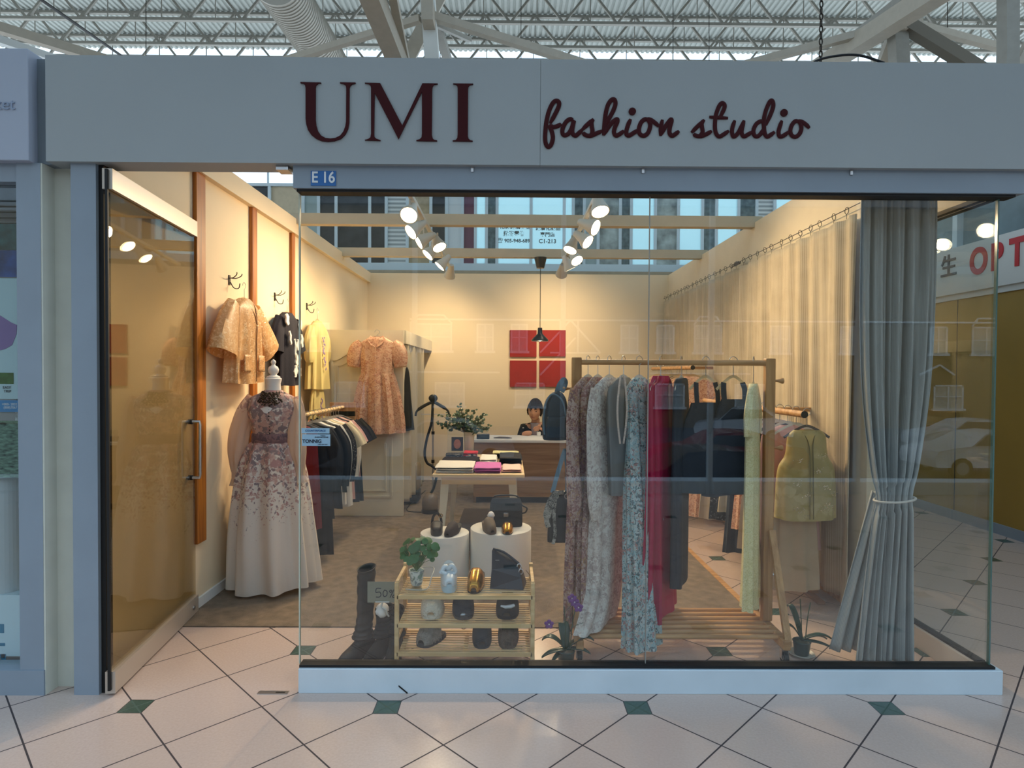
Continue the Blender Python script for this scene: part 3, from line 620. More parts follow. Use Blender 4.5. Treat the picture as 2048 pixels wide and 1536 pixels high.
def hwin(px, wpx, y0=648, y1=702, arch=False, muntin=2):
    z = 3.0 - YH; k = z / FP; xc = (px - 1016.5) * k; hw_ = wpx * k / 2; z1 = 1.536 - (y0 - 745.7) * k; z0 = 1.536 - (y1 - 745.7) * k; f = MB(); t = .09
    MB().box((xc - hw_, YH, z0), (xc + hw_, YH + .03, z1)).build('pane', m_wg, hs)
    f.box((xc - hw_, YH, z0), (xc - hw_ + t, YH + .1, z1)).box((xc + hw_ - t, YH, z0), (xc + hw_, YH + .1, z1)).box((xc - hw_, YH, z1 - t), (xc + hw_, YH + .1, z1)).box((xc - hw_ - .1, YH, z0 - .14), (xc + hw_ + .1, YH + .16, z0))
    for i in range(1, muntin): x = xc - hw_ + 2 * hw_ * i / muntin; f.box((x - .035, YH, z0), (x + .035, YH + .08, z1))
    f.box((xc - hw_, YH, (z0 + z1) / 2 - .03), (xc + hw_, YH + .07, (z0 + z1) / 2 + .03))
    if arch:
        f.bar((xc - hw_, YH + .05, z1), (xc - hw_ * .6, YH + .05, z1 + .5), .09, .09); f.bar((xc + hw_, YH + .05, z1), (xc + hw_ * .6, YH + .05, z1 + .5), .09, .09); f.bar((xc - hw_ * .6, YH + .05, z1 + .5), (xc + hw_ * .6, YH + .05, z1 + .5), .09, .09)
    f.build('window_frame', m_wf, hs)
for px, wpx, ar in ((500, 60, 0), (640, 40, 0), (862, 84, 1), (970, 34, 0), (1038, 34, 0), (1258, 36, 0), (1330, 36, 0), (1415, 56, 1), (1560, 40, 0), (1700, 40, 0), (1878, 36, 0), (1975, 60, 1), (2080, 40, 0)): hwin(px, wpx, arch=bool(ar))
tim = MB()
def tp(x, y): k = (3.0 - YH) / FP; return Vector(((x - 1016.5) * k, YH + .12, 1.536 - (y - 745.7) * k))
for a_, b2 in (((1080, 705), (1140, 640)), ((1140, 640), (1200, 705)), ((1080, 750), (1150, 675)), ((1100, 705), (1200, 705)), ((1120, 640), (1120, 705)), ((1155, 640), (1155, 705)), ((1840, 745), (1880, 725)), ((1880, 725), (1910, 745)), ((820, 745), (1000, 745)), ((1300, 745), (1500, 745)), ((820, 640), (2000, 640))): tim.bar(tp(*a_), tp(*b2), .1, .1, (0, 1, 0))
tim.build('white_timber', m_wf, hs)
for px in (700, 900, 1060, 1340, 1500, 1900): hwin(px, 60, 765, 812)
def car(name, c, loc, rz, label, sc_=1.0, suv=0.0):
    t = thing(name, label, 'car', loc, rz)
    m_ = mat('car paint ' + name + str(loc[0]), c, .25, coat=.6); h = suv
    side = [(-2.2, .35), (-2.25, .6), (-2.15, .85), (-1.6, .95), (-1.1, 1.02), (-.5, 1.40 + h), (.2, 1.46 + h), (.9, 1.42 + h), (1.6, 1.05 + h * .8), (2.1, 1.0 + h * .5), (2.25, .75), (2.2, .35)]
    rings = []
    for y, s_, zf in ((-.88, .97, .0), (-.9, 1, 1), (.9, 1, 1), (.88, .97, 0)):
        rings.append([(x * s_, y * (.78 if z > 1.2 else 1), z if zf else z * .985 + .01) for x, z in side])
    m1 = Matrix.LocRotScale(Vector(loc), __import__('mathutils').Euler((0, 0, rz)), Vector((1, 1, 1)))
    MB().loft(rings).xf(m1).build('car_body', m_, t, True)
    g_ = [(-1.0, 1.04), (-.5, 1.36 + h), (.85, 1.37 + h), (1.4, 1.06 + h * .8)]
    mg = mat('car glass', C(24, 28, 32), .08)
    for s_ in (-1, 1): MB().prism([(x, s_ * (.905 - (.17 if z > 1.2 else 0)), z) for x, z in g_], (0, .004, 0)).xf(m1).build('side_window', mg, t)
    for x in (-1.4, 1.35):
        for y in (-.82, .82):
            w_ = MB().tube([(x, y - .1, .32), (x, y + .1, .32)], .33, 24).xf(m1).build('wheel', m_black, t, True); MB().tube([(x, y - .11, .32), (x, y + .11, .32)], .2, 16).xf(m1).build('rim', m_steel, w_, True)
    return t
car('parked_car', C(235, 238, 240), (15.6, -17.0, -1.7), 0, 'white sedan parked nearest the glazing outside')
car('parked_car', C(225, 230, 235), (19.2, -22.5, -1.7), .1, 'white sedan parked in the second row outside')
car('parked_car', C(20, 24, 30), (4.7, -12.0, -1.7), 0, 'black sedan parked near the glazing outside')
car('parked_car', C(150, 20, 40), (6.9, -16.5, -1.7), 0, 'red car parked behind the black sedan')
car('parked_car', C(205, 212, 220), (-2.0, -19.0, -1.7), PI, 'silver car parked opposite the shop', suv=.15)
car('parked_car', C(230, 234, 240), (11.5, -27, -1.7), .4, 'small white car far back in the car park', suv=.2)
car('parked_car', C(40, 44, 52), (-8.0, -17, -1.7), 0, 'dark grey car at the left of the car park', suv=.2)
# ============================================================ LAMPS
m_lampw = mat('white lamp housing', C(206, 200, 186), .5)
m_lens = mat('glowing lamp lens', C(255, 240, 210), .4, emit=(1, .86, .62, 1), es=22)
for X, lab, ys in ((-.75, 'left', (1.5, 5.3)), (.66, 'right', (1.35, 5.3))):
    o = MB().box((X - .018, ys[0], 2.862), (X + .018, ys[1], 2.894), .003).build('light_track', m_lampw); tag(o, 'slim white lighting track running back under the beams, %s one' % lab, 'track')
heads = [(-.757, 1.83, (-.1, -.8, -.7), 'front lamp of the left track, round lens facing the window'), (-.804, 2.39, (-.8, -.55, -.75), 'second lamp of the left track'), (-.79, 2.81, (-.95, -.35, -.6), 'third lamp of the left track'),
         (-.68, 2.96, (.5, -.45, -1.0), 'fourth lamp of the left track, turned to the right'), (-.79, 3.37, (-.8, -.35, -.9), 'fifth lamp of the left track'), (-.74, 4.02, (-.8, -.2, -.9), 'sixth lamp of the left track'), (-.72, 4.68, (-.3, .9, -.9), 'last lamp of the left track, pointing to the back wall'),
         (.658, 1.62, (.15, -.5, -1.0), 'front lamp of the right track'), (.675, 2.23, (.9, -.6, -.5), 'second lamp of the right track'), (.683, 2.74, (.8, -.6, -.75), 'third lamp of the right track'),
         (.606, 3.03, (-.4, -.35, -1.0), 'fourth lamp of the right track, turned to the left'), (.70, 3.64, (.4, -.6, -.8), 'fifth lamp of the right track'), (.673, 4.08, (.5, .1, -1.0), 'sixth lamp of the right track'), (.638, 4.53, (.0, .9, -.6), 'last lamp of the right track, pointing to the back wall')]
def head(x, y, d, lab):
    d = Vector(d).normalized(); c = Vector((x, y, 2.765)); t = thing('track_spotlight', 'white track spotlight, ' + lab, 'spotlight', c, group='track spotlights under the beams')
    q = d.to_track_quat('Z', 'Y').to_matrix().to_4x4(); mt_ = Matrix.Translation(c) @ q
    MB().lathe([(.018, -.10), (.022, -.10), (.030, -.07), (.040, -.02), (.060, .035), (.062, .05), (.056, .05), (.053, .043)], (0, 0, 0), 28).xf(mt_ @ Matrix.Scale(1.15, 4)).build('lamp_housing', m_lampw, t, True)
    MB().lathe([(.0, .042), (.053, .046), (.053, .048), (.0, .0485)], (0, 0, 0), 28).xf(mt_ @ Matrix.Scale(1.15, 4)).build('lamp_lens', m_lens, t, True)
    MB().tube([c - d * .07, Vector((x, y, 2.82)), Vector((x, y, 2.862))], .008, 8).build('yoke', m_lampw, t, True)
    ld = bpy.data.lights.new('spot_lamp', 'SPOT'); ld.energy = SPOT_W; ld.color = (1.0, .74, .44); ld.spot_size = math.radians(110); ld.spot_blend = .9; ld.shadow_soft_size = .04
    lo = bpy.data.objects.new('spot_lamp', ld); COL.objects.link(lo); lo.parent = t; p_ = d * .06
    lo.matrix_local = Matrix.LocRotScale(p_, d.to_track_quat('-Z', 'Y'), Vector((1, 1, 1)))
for h_ in heads: head(*h_)
# pendant
pz = W(1080, 660, 4.36); t = thing('pendant_lamp', 'small black cone pendant lamp hanging in front of the red panels', 'lamp', (pz.x, 4.36, 2.895))
x_ = pz.x
MB().lathe([(.0, -.125), (.045, -.125), (.075, 0), (0, 0)], (x_, 4.36, 2.895), 28).build('ceiling_cap', m_black_plastic, t, True)
MB().tube([(x_, 4.36, 2.78), (x_, 4.36, 2.06)], .004, 8).build('cord', m_black, t)
MB().lathe([(.018, 2.07), (.026, 2.07), (.03, 2.0), (.045, 1.985), (.098, 1.93), (.10, 1.912), (.096, 1.912), (.04, 1.978), (.02, 1.99)], (x_, 4.36, 0), 32).build('lamp_shade', m_black_plastic, t, True)
MB().ball((x_, 4.36, 1.945), .03, 12).build('bulb', m_lens, t, True)
ld = bpy.data.lights.new('pendant_bulb', 'POINT'); ld.energy = 9; ld.color = (1, .78, .5); ld.shadow_soft_size = .03; lo = bpy.data.objects.new('pendant_bulb', ld); COL.objects.link(lo); lo.parent = t; lo.location = (0, 0, 1.90 - 2.895)
# red panels
m_redp = mat('deep red acoustic panel', C(150, 26, 24), .8, var=.06)
for i, (x0, x1, y0, y1) in enumerate(((1020, 1073, 660, 714), (1079, 1131, 660, 713), (1020, 1073, 721, 774), (1079, 1131, 721, 774))):
    a, b = W(x0, y0, 5.82), W(x1, y1, 5.82); o = MB().box((a.x, 5.815, b.z), (b.x, 5.85, a.z), .004).build('wall_panel', m_redp); tag(o, 'square deep red wall panel, %s of the four' % ('top left', 'top right', 'bottom left', 'bottom right')[i], 'panel', 'red wall panels')

# ============================================================ FITTING ROOM
m_cream = mat('cream door paint', C(226, 214, 186), .5, var=.03)
fx = -1.107
t = thing('door_2', None, None, (-1.99, 3.60, 0)); struct(t)
d0 = MB().box((-1.98, 3.60, .01), (fx, 3.64, 1.98)); d0.build('door_leaf', m_cream, t)
def frame(mb, x0, x1, z0, z1, y, w=.02, arch=0.0):
    P = [(x0, z0), (x1, z0), (x1, z1)] 
    n = 14
    top = [(x1 + (x0 - x1) * i / n, z1 + arch * math.sin(PI * (i / n)) ** 2) for i in range(n + 1)]
    P = [(x0, z0), (x1, z0)] + top
    for i in range(len(P)): a, b = P[i], P[(i + 1) % len(P)]; mb.bar((a[0], y, a[1]), (b[0], y, b[1]), .02, w, (0, 0, 1) if abs(a[0] - b[0]) > abs(a[1] - b[1]) else (1, 0, 0))
mo = MB(); frame(mo, -1.86, -1.23, 1.02, 1.66, 3.597, arch=.14); frame(mo, -1.80, -1.29, 1.08, 1.60, 3.598, .01, .12)
frame(mo, -1.86, -1.23, .22, .84, 3.597); frame(mo, -1.80, -1.29, .28, .78, 3.598, .01)
mo.build('door_moulding', m_cream, t)
o = MB().box((-1.98, 3.645, 1.84), (fx + .02, 5.84, 1.98)).build('trim_12', m_cream); struct(o)
struct(MB().box((-1.98, 5.78, 0), (-1.9, 5.84, 1.84)).build('trim_13', m_cream))
def curtain(name, p0, p1, z0, z1, m, label, folds, amp, gather=None, n=220, uvs=None, bottom_wave=0.0, phase=0.0, group=None, cat='curtain', thick=.004, parent=None, seedk=1.0):
    p0, p1 = Vector(p0), Vector(p1); d = p1 - p0; L = d.length; d.normalize(); nrm = Vector((-d.y, d.x, 0))
    def fn(u, v):
        z = z1 + (z0 - z1) * v
        a = amp * (.55 + .45 * v); uu = u + .006 * math.sin(u * 31 * seedk + v * 2)
        off = a * math.sin(2 * PI * folds * uu + phase + .5 * math.sin(3 * u * seedk * 5)) * (1 + .35 * math.sin(2 * PI * folds * .37 * u + 1)) + a * .25 * math.sin(2 * PI * folds * 2.3 * u + v * 3)
        x = u * L
        if gather: x, off = gather(u, v, x, off, L)
        return p0 + d * x + nrm * off + Vector((0, 0, z - p0.z + bottom_wave * v * math.sin(9 * u)))
    mb = MB(); mb.grid(fn, n, 40, uvs or (L, z1 - z0)); o = mb.build(name, m, parent, True, solid=thick)
    if label: tag(o, label, cat, group)
    return o
m_fc = mat('ivory satin fitting room curtain', C(214, 200, 170), .7, trans=.15)
def gth(u, v, x, off, L): return x, off
curtain('fitting_room_curtain', (fx - .01, 3.72, 0), (fx - .01, 5.1, 0), .12, 1.86, m_fc, 'pale ivory curtain hanging at the side opening of the fitting room', 8, .035)
o = MB().tube([(fx - .02, 3.66, 1.80), (fx - .02, 5.8, 1.80)], .008, 10).build('curtain_rail', m_wire, None, True); tag(o, 'thin dark rail under the edge of the fitting room top', 'rail')
# suitcase inside
m_case = mat('taupe hard shell suitcase', C(150, 134, 108), .5, var=.08)
t = thing('suitcase', 'taupe suitcase with dark lower half beside the panelled door', 'suitcase', (-1.22, 4.3, 0))
MB().box((-1.42, 4.2, .16), (-1.03, 4.42, .47), .03).build('upper_shell', m_case, t, True); MB().box((-1.42, 4.2, .03), (-1.03, 4.42, .165), .02).build('lower_shell', m_black, t, True)
for x in (-1.38, -1.08): MB().tube([(x, 4.25, .018), (x, 4.27, .018)], .018, 12).build('wheel', m_black, t, True)

# ============================================================ RIGHT CURTAIN ON WIRE
m_rc = stripes('beige striped linen', C(212, 196, 168), C(150, 130, 102), 26, .12)
def rcz(y): return 2.60
ct = thing('wall_curtain', 'long beige striped curtain hung on a wire along the right wall', 'curtain', (2.2, 1.0, 0))
curtain('curtain_cloth', (2.20, .98, 0), (2.20, 5.80, 0), .06, 2.555, m_rc, None, 21, .028, n=520, parent=ct)
mb = MB(); mb.tube([(2.2, .95, 2.615), (2.2, 5.84, 2.60)], .003, 8); mb.build('wire', m_wire, ct, True)
ringp = None
for k in range(30):
    y = 1.10 + k * .16 + (.03 if k % 5 == 2 else 0)
    yy = Vector((2.2, y, 2.605)); mb = MB(); an = .15 if k % 3 else 1.2
    mb.tube([yy + Vector((.022 * math.cos(a) * math.cos(an + .4), .022 * math.cos(a) * math.sin(an + .4) , .022 * math.sin(a) )) for a in [i * PI / 8 for i in range(17)]], .0022, 6)
    mb.tube([yy - Vector((0, 0, .022)), yy - Vector((0, 0, .055))], .0015, 5); mb.build('curtain_ring', m_wire, ct, True)
pts = [Vector((2.19, 3.05 + random.uniform(-.14, .1), 2.60 + random.uniform(-.02, .02))) for i in range(26)]
MB().tube(smooth_path(pts, 3), .004, 6).build('wire_bundle', m_wire, ct, True)

# ============================================================ GREY CORNER CURTAIN (tied)
m_gc = stripes('grey striped linen', C(166, 170, 170), C(212, 214, 212), 34, .15)
KX = 2.02; 
prof = interp([[0, 1.985, .195], [.22, 1.985, .195], [.42, 1.985, .175], [.58, 1.985, .125], [.645, 1.985, .092], [.70, 1.975, .105], [.85, 1.955, .128], [1, 1.94, .15]], 10)
rings = []; n = 150; Ht = 2.50
for v, cx, hw in prof:
    r = []
    for i in range(n):
        u = i / (n - 1); s_ = 2 * u - 1
        fo = (math.sin(2 * PI * 5.2 * u + 1.6 * math.sin(u * 7 + v * 1.5) + v * 1.4) + .45 * math.sin(2 * PI * 12.3 * u + 1.1 * math.sin(u * 13) - v * 2)) * (1.0 if abs(v - .645) > .03 else .6)
        r.append(Vector((cx + hw * s_ + .3 * hw * .1 * fo, .21 + (.038 - .012 * abs(s_)) * fo * (.6 + .5 * v) + .05 * math.cos(s_ * 1.5), max(.03, Ht * (1 - v) + .02 - .03 * v * math.sin(5 * u)))))
    rings.append(r)
mb = MB(); o0 = 0; m_ = len(rings)
for r in rings: mb.v += r
for k in range(m_ - 1):
    for i in range(n - 1): a = k * n + i; mb.f.append((a, a + 1, a + n + 1, a + n))
for k in range(m_):
    for i in range(n): mb.uv[k * n + i] = (i / n * 1.3, k / m_ * 2.5)
t = thing('corner_curtain', 'grey striped floor length curtain tied in at the front corner', 'curtain', (KX, .21, 0))
mb.build('curtain_cloth', m_gc, t, True, solid=.004)
# back layer, wider to the left, seen below the tie
mb = MB()
def bl_(u, v):
    s_ = 2 * u - 1; hw = .045 + .07 * v; cx = 1.95 - .10 * v
    return Vector((cx + hw * s_, .27 + .07 * v + .02 * math.sin(2 * PI * 4 * u + v) , .87 * (1 - v) + .06 + .0 * u))
mb.grid(bl_, 80, 20, (.6, .95)); mb.build('back_layer', m_gc, t, True, solid=.004)
MB().tube([Vector((1.985 + .098 * math.cos(a), .215 + .07 * math.sin(a), .90 + .01 * math.cos(a))) for a in [i * PI / 16 for i in range(33)]], .006, 8).build('tie_cord', mat('pale tie cord', C(206, 200, 190), .7), t, True)
# ============================================================ GARMENT TOOLS
def ring_pts(cx, cy, z, hw, ht, n=56, folds=0, amp=0.0, ph=0.0, sq=2.4, sag=0.0):
    o = []
    for i in range(n):
        a = 2 * PI * i / n; ca, sa = math.cos(a), math.sin(a)
        x = hw * math.copysign(abs(ca) ** (2 / sq), ca); y = ht * math.copysign(abs(sa) ** (2 / sq), sa)
        if folds: 
            f = amp * (math.sin(folds * a + ph) + .45 * math.sin(folds * 1.7 * a + ph * 2.3 + z * 2) + .25 * math.sin(3 * a + ph))
            x += ca * f; y += sa * f
        o.append((cx + x, cy + y, z + sag * math.cos(a * 2 + ph)))
    return o
def cloth_body(rows, mt_, folds=9, ph=0.0, n=56, div=6, sag=.006, shear=0.0):
    """rows: (z, cx, half width, half thickness, fold amplitude) from the neck down"""
    R = interp([list(r) for r in rows], div); mb = MB()
    rings = [ring_pts(r[1], 0, r[0], max(r[2], .01), max(r[3], .004), n, folds, max(0, r[4]), ph, sag=sag * (i / len(R))) for i, r in enumerate(R)]
    mb.loft(rings, cap=False); mb.xf(mt_)
    if shear: z0 = max(v.z for v in mb.v); mb.v = [v - Vector((0, shear * ((z0 - v.z) / 1.5) ** 1.6, 0)) for v in mb.v]
    return mb
def sleeve(path, mt_, folds=5, amp=.006, n=24, flat=.55):
    R = interp([list(p) for p in path], 5); mb = MB(); rings = []
    for i, r in enumerate(R):
        a = R[max(i - 1, 0)]; b = R[min(i + 1, len(R) - 1)]; t = Vector((b[0] - a[0], b[1] - a[1], b[2] - a[2])).normalized()
        s = t.cross(Vector((0, 1, 0))).normalized(); y = Vector((0, 1, 0)); ring = []
        for k in range(n):
            an = 2 * PI * k / n; rr = r[3] + amp * math.sin(folds * an + i * .12) + amp * .6 * math.sin(2 * folds * an + i * .3)
            ring.append(Vector(r[:3]) + s * rr * math.cos(an) + y * rr * flat * math.sin(an))
        rings.append(ring)
    mb.loft(rings, cap=False); mb.xf(mt_); return mb
def placed(loc, rz, roll=0.0): return Matrix.LocRotScale(Vector(loc), __import__('mathutils').Euler((0, roll, rz)), Vector((1, 1, 1)))
m_hang = mat('chrome hanger hook', C(170, 170, 168), .3, .9); m_hwood = wood('pale hanger wood', C(206, 172, 122), C(232, 206, 160), (14, 1, 1), 3)
m_hvel = mat('white velvet hanger', C(226, 220, 206), .7)
def hanger(loc, rz, label, group=None, w_=.19, m=None, drop=.09, hook=True, col_hook=None):
    """loc = where the hook sits on the rail"""
    t = thing('clothes_hanger', label, 'hanger', loc, rz, group); M_ = placed(loc, rz)
    if hook:
        pts = [(.0, 0, -drop), (0, 0, -.045), (.0, 0, -.03), (.022, 0, -.012), (.022, 0, .008), (.0, 0, .022), (-.02, 0, .012), (-.024, 0, -.004)]
        MB().tube(smooth_path(pts, 4), .0022, 6).xf(M_).build('hook', col_hook or m_hang, t, True)
    pts = [(-w_, 0, -drop - .075), (-w_ * .5, 0, -drop - .028), (0, 0, -drop), (w_ * .5, 0, -drop - .028), (w_, 0, -drop - .075)]
    MB().tube(smooth_path(pts, 5), .008, 8, flat=((0, 1, 0), .006)).xf(M_).build('shoulder_bar', m or m_hwood, t, True)
    return t
def garment(name, label, cat, loc, rz, rows, m, sleeves=(), folds=9, ph=0.0, parts=(), group=None, cuffs=None, opening=True, collar=None, shear=0.0):
    """loc is the hook point on the rail or wall; rows and sleeves are below it"""
    t = thing(name, label, cat, loc, rz, group); M_ = placed(loc, rz)
    cloth_body(rows, M_, folds, ph, shear=shear).build('body', m, t, True)
    for i, s in enumerate(sleeves):
        sleeve(s, M_, amp=.005).build('sleeve', m, t, True)
        if cuffs:
            e = s[-1]; e0 = s[-2]; d = Vector((e[0] - e0[0], e[1] - e0[1], e[2] - e0[2])).normalized(); c = Vector(e[:3])
            MB().tube([c - d * .02, c + d * .012], [e[3] * 1.05, e[3] * 1.08], 20, flat=((0, 1, 0), .55 * e[3])).xf(M_).build('cuff', cuffs, t, True)
    if collar:
        r0 = rows[0]; z = r0[0]; w_ = r0[2]
        for s_ in (-1, 1):
            mb = MB(); P = [(s_ * w_ * .9, -.012, z + .012), (s_ * w_ * 1.35, -r0[3] - .016, z - .03), (s_ * w_ * .75, -r0[3] - .03, z - .09), (0, -r0[3] - .028, z - .115), (s_ * w_ * .3, -r0[3] - .02, z - .03)]
            mb.prism(P if s_ > 0 else P[::-1], (0, -.004, 0)); mb.xf(M_).build('collar', collar, t)
    for nm, mb, mm in parts: mb.xf(M_).build(nm, mm, t, True)
    return t
def mirror(s): return [(-p[0], p[1], p[2], p[3]) for p in s]

# fabrics
f_main = floral('mauve rose printed organza', C(232, 220, 206), [C(176, 122, 118), C(136, 106, 108), C(196, 150, 138), C(120, 98, 104), C(204, 164, 150)], 38, .60, .25, zfade=(.30, 1.05), distort=.04, fac=.85)
f_sleeve = floral('sheer sleeve print', C(222, 196, 172), [C(176, 128, 118), C(140, 104, 104), C(196, 150, 136)], 26, .30, .35, zfade=(1.0, 1.4))
f_peach = floral('peach floral print', C(236, 190, 154), [C(190, 112, 82), C(208, 136, 104), C(168, 96, 74), C(240, 206, 170)], 46, .45, .12)
f_gold = floral('gold embroidered organza', C(216, 168, 112), [C(240, 204, 150), C(228, 180, 120), C(250, 224, 176)], 40, .42, .3, rough=.45)
f_yel = mat('pale yellow cotton', C(232, 212, 140), .85, var=.06, trans=.15)
f_navy = mat('navy knit', C(18, 18, 34), .9, bump=.3, bscale=200)
f_pinkl = floral('mauve lace print', C(214, 188, 176), [C(160, 108, 108), C(180, 134, 128), C(140, 98, 98), C(190, 150, 112)], 44, .55, .35, fac=.9)
f_wlace = floral('ivory lace', C(240, 232, 224), [C(206, 192, 186), C(246, 242, 236), C(180, 158, 154), C(216, 200, 192)], 44, .58, .3)
f_blue = floral('pale blue floral print', C(176, 208, 214), [C(110, 122, 128), C(214, 206, 196), C(196, 140, 134), C(222, 230, 230), C(80, 100, 106), C(210, 218, 214)], 40, .50, .3, fac=.9, distort=.09)
f_crim = mat('crimson satin', C(176, 8, 72), .45, var=.1, trans=.15)
f_dark = mat('midnight navy crepe', C(24, 34, 48), .8, var=.1)
f_blk = mat('black cloth', C(16, 15, 18), .85)
f_lime = floral('pale lime lace', C(236, 226, 170), [C(242, 236, 196), C(206, 196, 140), C(232, 222, 176)], 80, .6, .15)
f_vest = floral('gold tissue brocade', C(196, 178, 116), [C(220, 204, 148), C(180, 160, 100), C(206, 188, 130)], 12, .35, .25, rough=.4)
f_beige = mat('beige pleated cloth', C(190, 168, 138), .85, var=.05, trans=.1)
f_white = mat('white shirt cloth', C(228, 222, 210), .85, var=.03)
f_red = mat('dark red cloth', C(110, 8, 14), .8)
f_pink = mat('dusty pink cloth', C(206, 160, 150), .85)
f_cream = mat('cream knit', C(224, 206, 170), .9, bump=.3, bscale=160)
f_spot = floral('black cloth with white specks', C(20, 19, 22), [C(210, 206, 200), C(190, 186, 180)], 44, .12, 0)
m_seq = mat('glittering sequins', C(255, 240, 214), .12, .9)
m_bead = mat('pewter beads', C(66, 60, 54), .3, .7)

# ============================================================ DRESS FORM WITH LONG DRESS
DX, DY = -1.654, 1.43
t = thing('dress_form', 'white dress form with turned finial wearing the long floral dress', 'mannequin', (DX, DY, 0))
m_form = mat('white gesso form', C(224, 220, 214), .6)
MB().lathe([(.058, 1.34), (.052, 1.40), (.048, 1.45), (.054, 1.472), (.056, 1.486), (.045, 1.492), (.046, 1.50), (.028, 1.508), (.022, 1.515), (.034, 1.53), (.037, 1.55), (.03, 1.568), (.014, 1.578), (.012, 1.588), (.018, 1.598), (.014, 1.612), (.002, 1.622)], (DX, DY, 0), 32).build('neck_finial', m_form, t, True)
MB().lathe([(.012, .05), (.12, .10), (.125, .2), (.11, .75), (.09, 1.05), (.115, 1.2), (.12, 1.28), (.075, 1.34), (.05, 1.345)], (DX, DY, 0), 32).build('torso', m_form, t, True)
MB().tube([(DX, DY, .02), (DX, DY, .9)], .016, 12).build('pole', m_form, t, True)
MB().lathe([(.14, 0), (.14, .012), (.02, .03)], (DX, DY, 0), 32).build('base', m_form, t, True)
t = thing('floral_dress', 'long cream dress with mauve rose print on the dress form beside the door', 'dress', (DX, DY, 0))
L0 = Matrix.Translation((DX, DY, 0))
mb = cloth_body([(1.405, 0, .056, .054, 0), (1.385, -.002, .085, .07, 0), (1.345, -.004, .155, .092, .002), (1.27, -.006, .172, .115, .003), (1.19, -.004, .155, .118, .004), (1.12, -.004, .135, .105, .004), (1.095, -.004, .131, .10, .002)], L0, 8, div=8); mb.build('bodice', f_main, t, True)
MB().loft([ring_pts(-.004, 0, z, w_, h_, 56) for z, w_, h_ in ((1.105, .134, .104), (1.10, .139, .109), (1.045, .143, .113), (1.038, .139, .109))], cap=False).xf(L0).build('belt', floral('belt print', C(112, 84, 86), [C(84, 66, 70), C(140, 104, 100)], 40, .6, 0), t, True)
mb = cloth_body([(1.05, -.004, .134, .104, .002), (1.0, -.006, .165, .13, .010), (.85, -.008, .215, .17, .016), (.65, -.004, .245, .20, .02), (.40, .0, .27, .222, .024), (.18, 0.008, .285, .235, .026), (.045, .012, .292, .24, .028)], L0, 9, .7, n=160, div=8, sag=.018); mb.build('skirt', f_main, t, True)
for s_, pth in ((-1, [(-.14, 0, 1.35, .05), (-.19, -.01, 1.25, .062), (-.225, -.02, 1.12, .068), (-.235, -.03, .98, .066), (-.235, -.04, .88, .048), (-.235, -.045, .83, .036)]), (1, [(.135, 0, 1.35, .05), (.165, -.01, 1.25, .055), (.175, -.03, 1.12, .06), (.19, -.06, .98, .058), (.205, -.07, .90, .042), (.21, -.075, .86, .034)])):
    sl = sleeve(pth, L0, 5, .006, 28, .8).build('sleeve', f_sleeve, t, True)
    e = pth[-1]; rows_ = [ring_pts(e[0], e[1], e[2] + dz, r_, r_ * .8, 40, 7, a_, .3) for dz, r_, a_ in ((.02, .036, .001), (-.04, .037, .001), (-.075, .045, .005), (-.09, .05, .007))]
    MB().loft(rows_, cap=False).xf(L0).build('cuff', f_sleeve, t, True)
bt = MB()
for k in range(9): bt.ball((DX + .012 + .002 * k * .2, DY - .118 + abs(k - 3) * .0022, 1.30 - k * .024), .006, 6)
bt.build('button_row', m_bead, t, True)['kind'] = 'stuff'
nk = MB(); random.seed(3)
for k in range(300):
    a = random.uniform(PI * .98, PI * 2.02); tt = random.random(); r = .062 + tt * .05; zz = 1.405 - tt * (.045 + .05 * (-math.sin(a)) ** 2) - .012
    nk.ball((DX + r * 1.1 * math.cos(a), DY + (r * 1.02 + .012) * math.sin(a), zz), random.uniform(.004, .0085), 5)
o = nk.build('bead_necklace', m_bead); tag(o, 'wide dark beaded collar necklace around the neck of the dress form', 'necklace')

# ============================================================ CLOTHES ON THE LEFT WALL
def wall_hook(py_px, Y, label):
    c = WX(py_px[0], py_px[1], -2.0); t = thing('wall_hook', label, 'hook', (-2.0, c.y, c.z), group='dark wire hooks on the left wall'); y, z = c.y, c.z
    MB().box((-2.0, y - .012, z - .05), (-1.993, y + .012, z + .02)).build('back_plate', m_wire, t)
    for sg in (-1, 1):
        MB().tube(smooth_path([(-1.99, y, z), (-1.96, y + sg * .02, z + .0), (-1.93, y + sg * .036, z + .018), (-1.925, y + sg * .042, z + .035)], 4), .0035, 6).build('upper_prong', m_wire, t, True)
    MB().tube(smooth_path([(-1.99, y, z - .03), (-1.965, y, z - .07), (-1.94, y + .02, z - .07), (-1.935, y + .03, z - .035)], 4), .0035, 6).build('lower_prong', m_wire, t, True)
    return c
R90 = PI / 2
c = wall_hook((458, 556), 0, 'dark wire hook holding the cream sequinned jacket')
lc = (-1.90, c.y + .02, c.z - .05)
hanger(lc, R90, 'hanger inside the cream sequinned jacket', w_=.18, drop=.09)
jk = garment('sequin_jacket', 'sheer gold cream jacket with sequins and wide sleeves on the left wall', 'jacket', lc, R90,
    [(-.095, 0, .06, .03, 0), (-.12, 0, .11, .045, 0), (-.17, 0, .19, .06, .004), (-.26, 0, .22, .065, .008), (-.45, .0, .235, .065, .012), (-.62, .0, .255, .06, .016), (-.70, .0, .262, .06, .018)], f_gold,
    [[(-.17, 0, -.16, .07), (-.25, 0, -.27, .10), (-.31, 0, -.40, .13), (-.34, 0, -.50, .145)], [(.17, 0, -.16, .07), (.27, 0, -.27, .10), (.36, 0, -.38, .13), (.42, 0, -.45, .145)]], 7, .5)
M_ = placed(lc, R90)
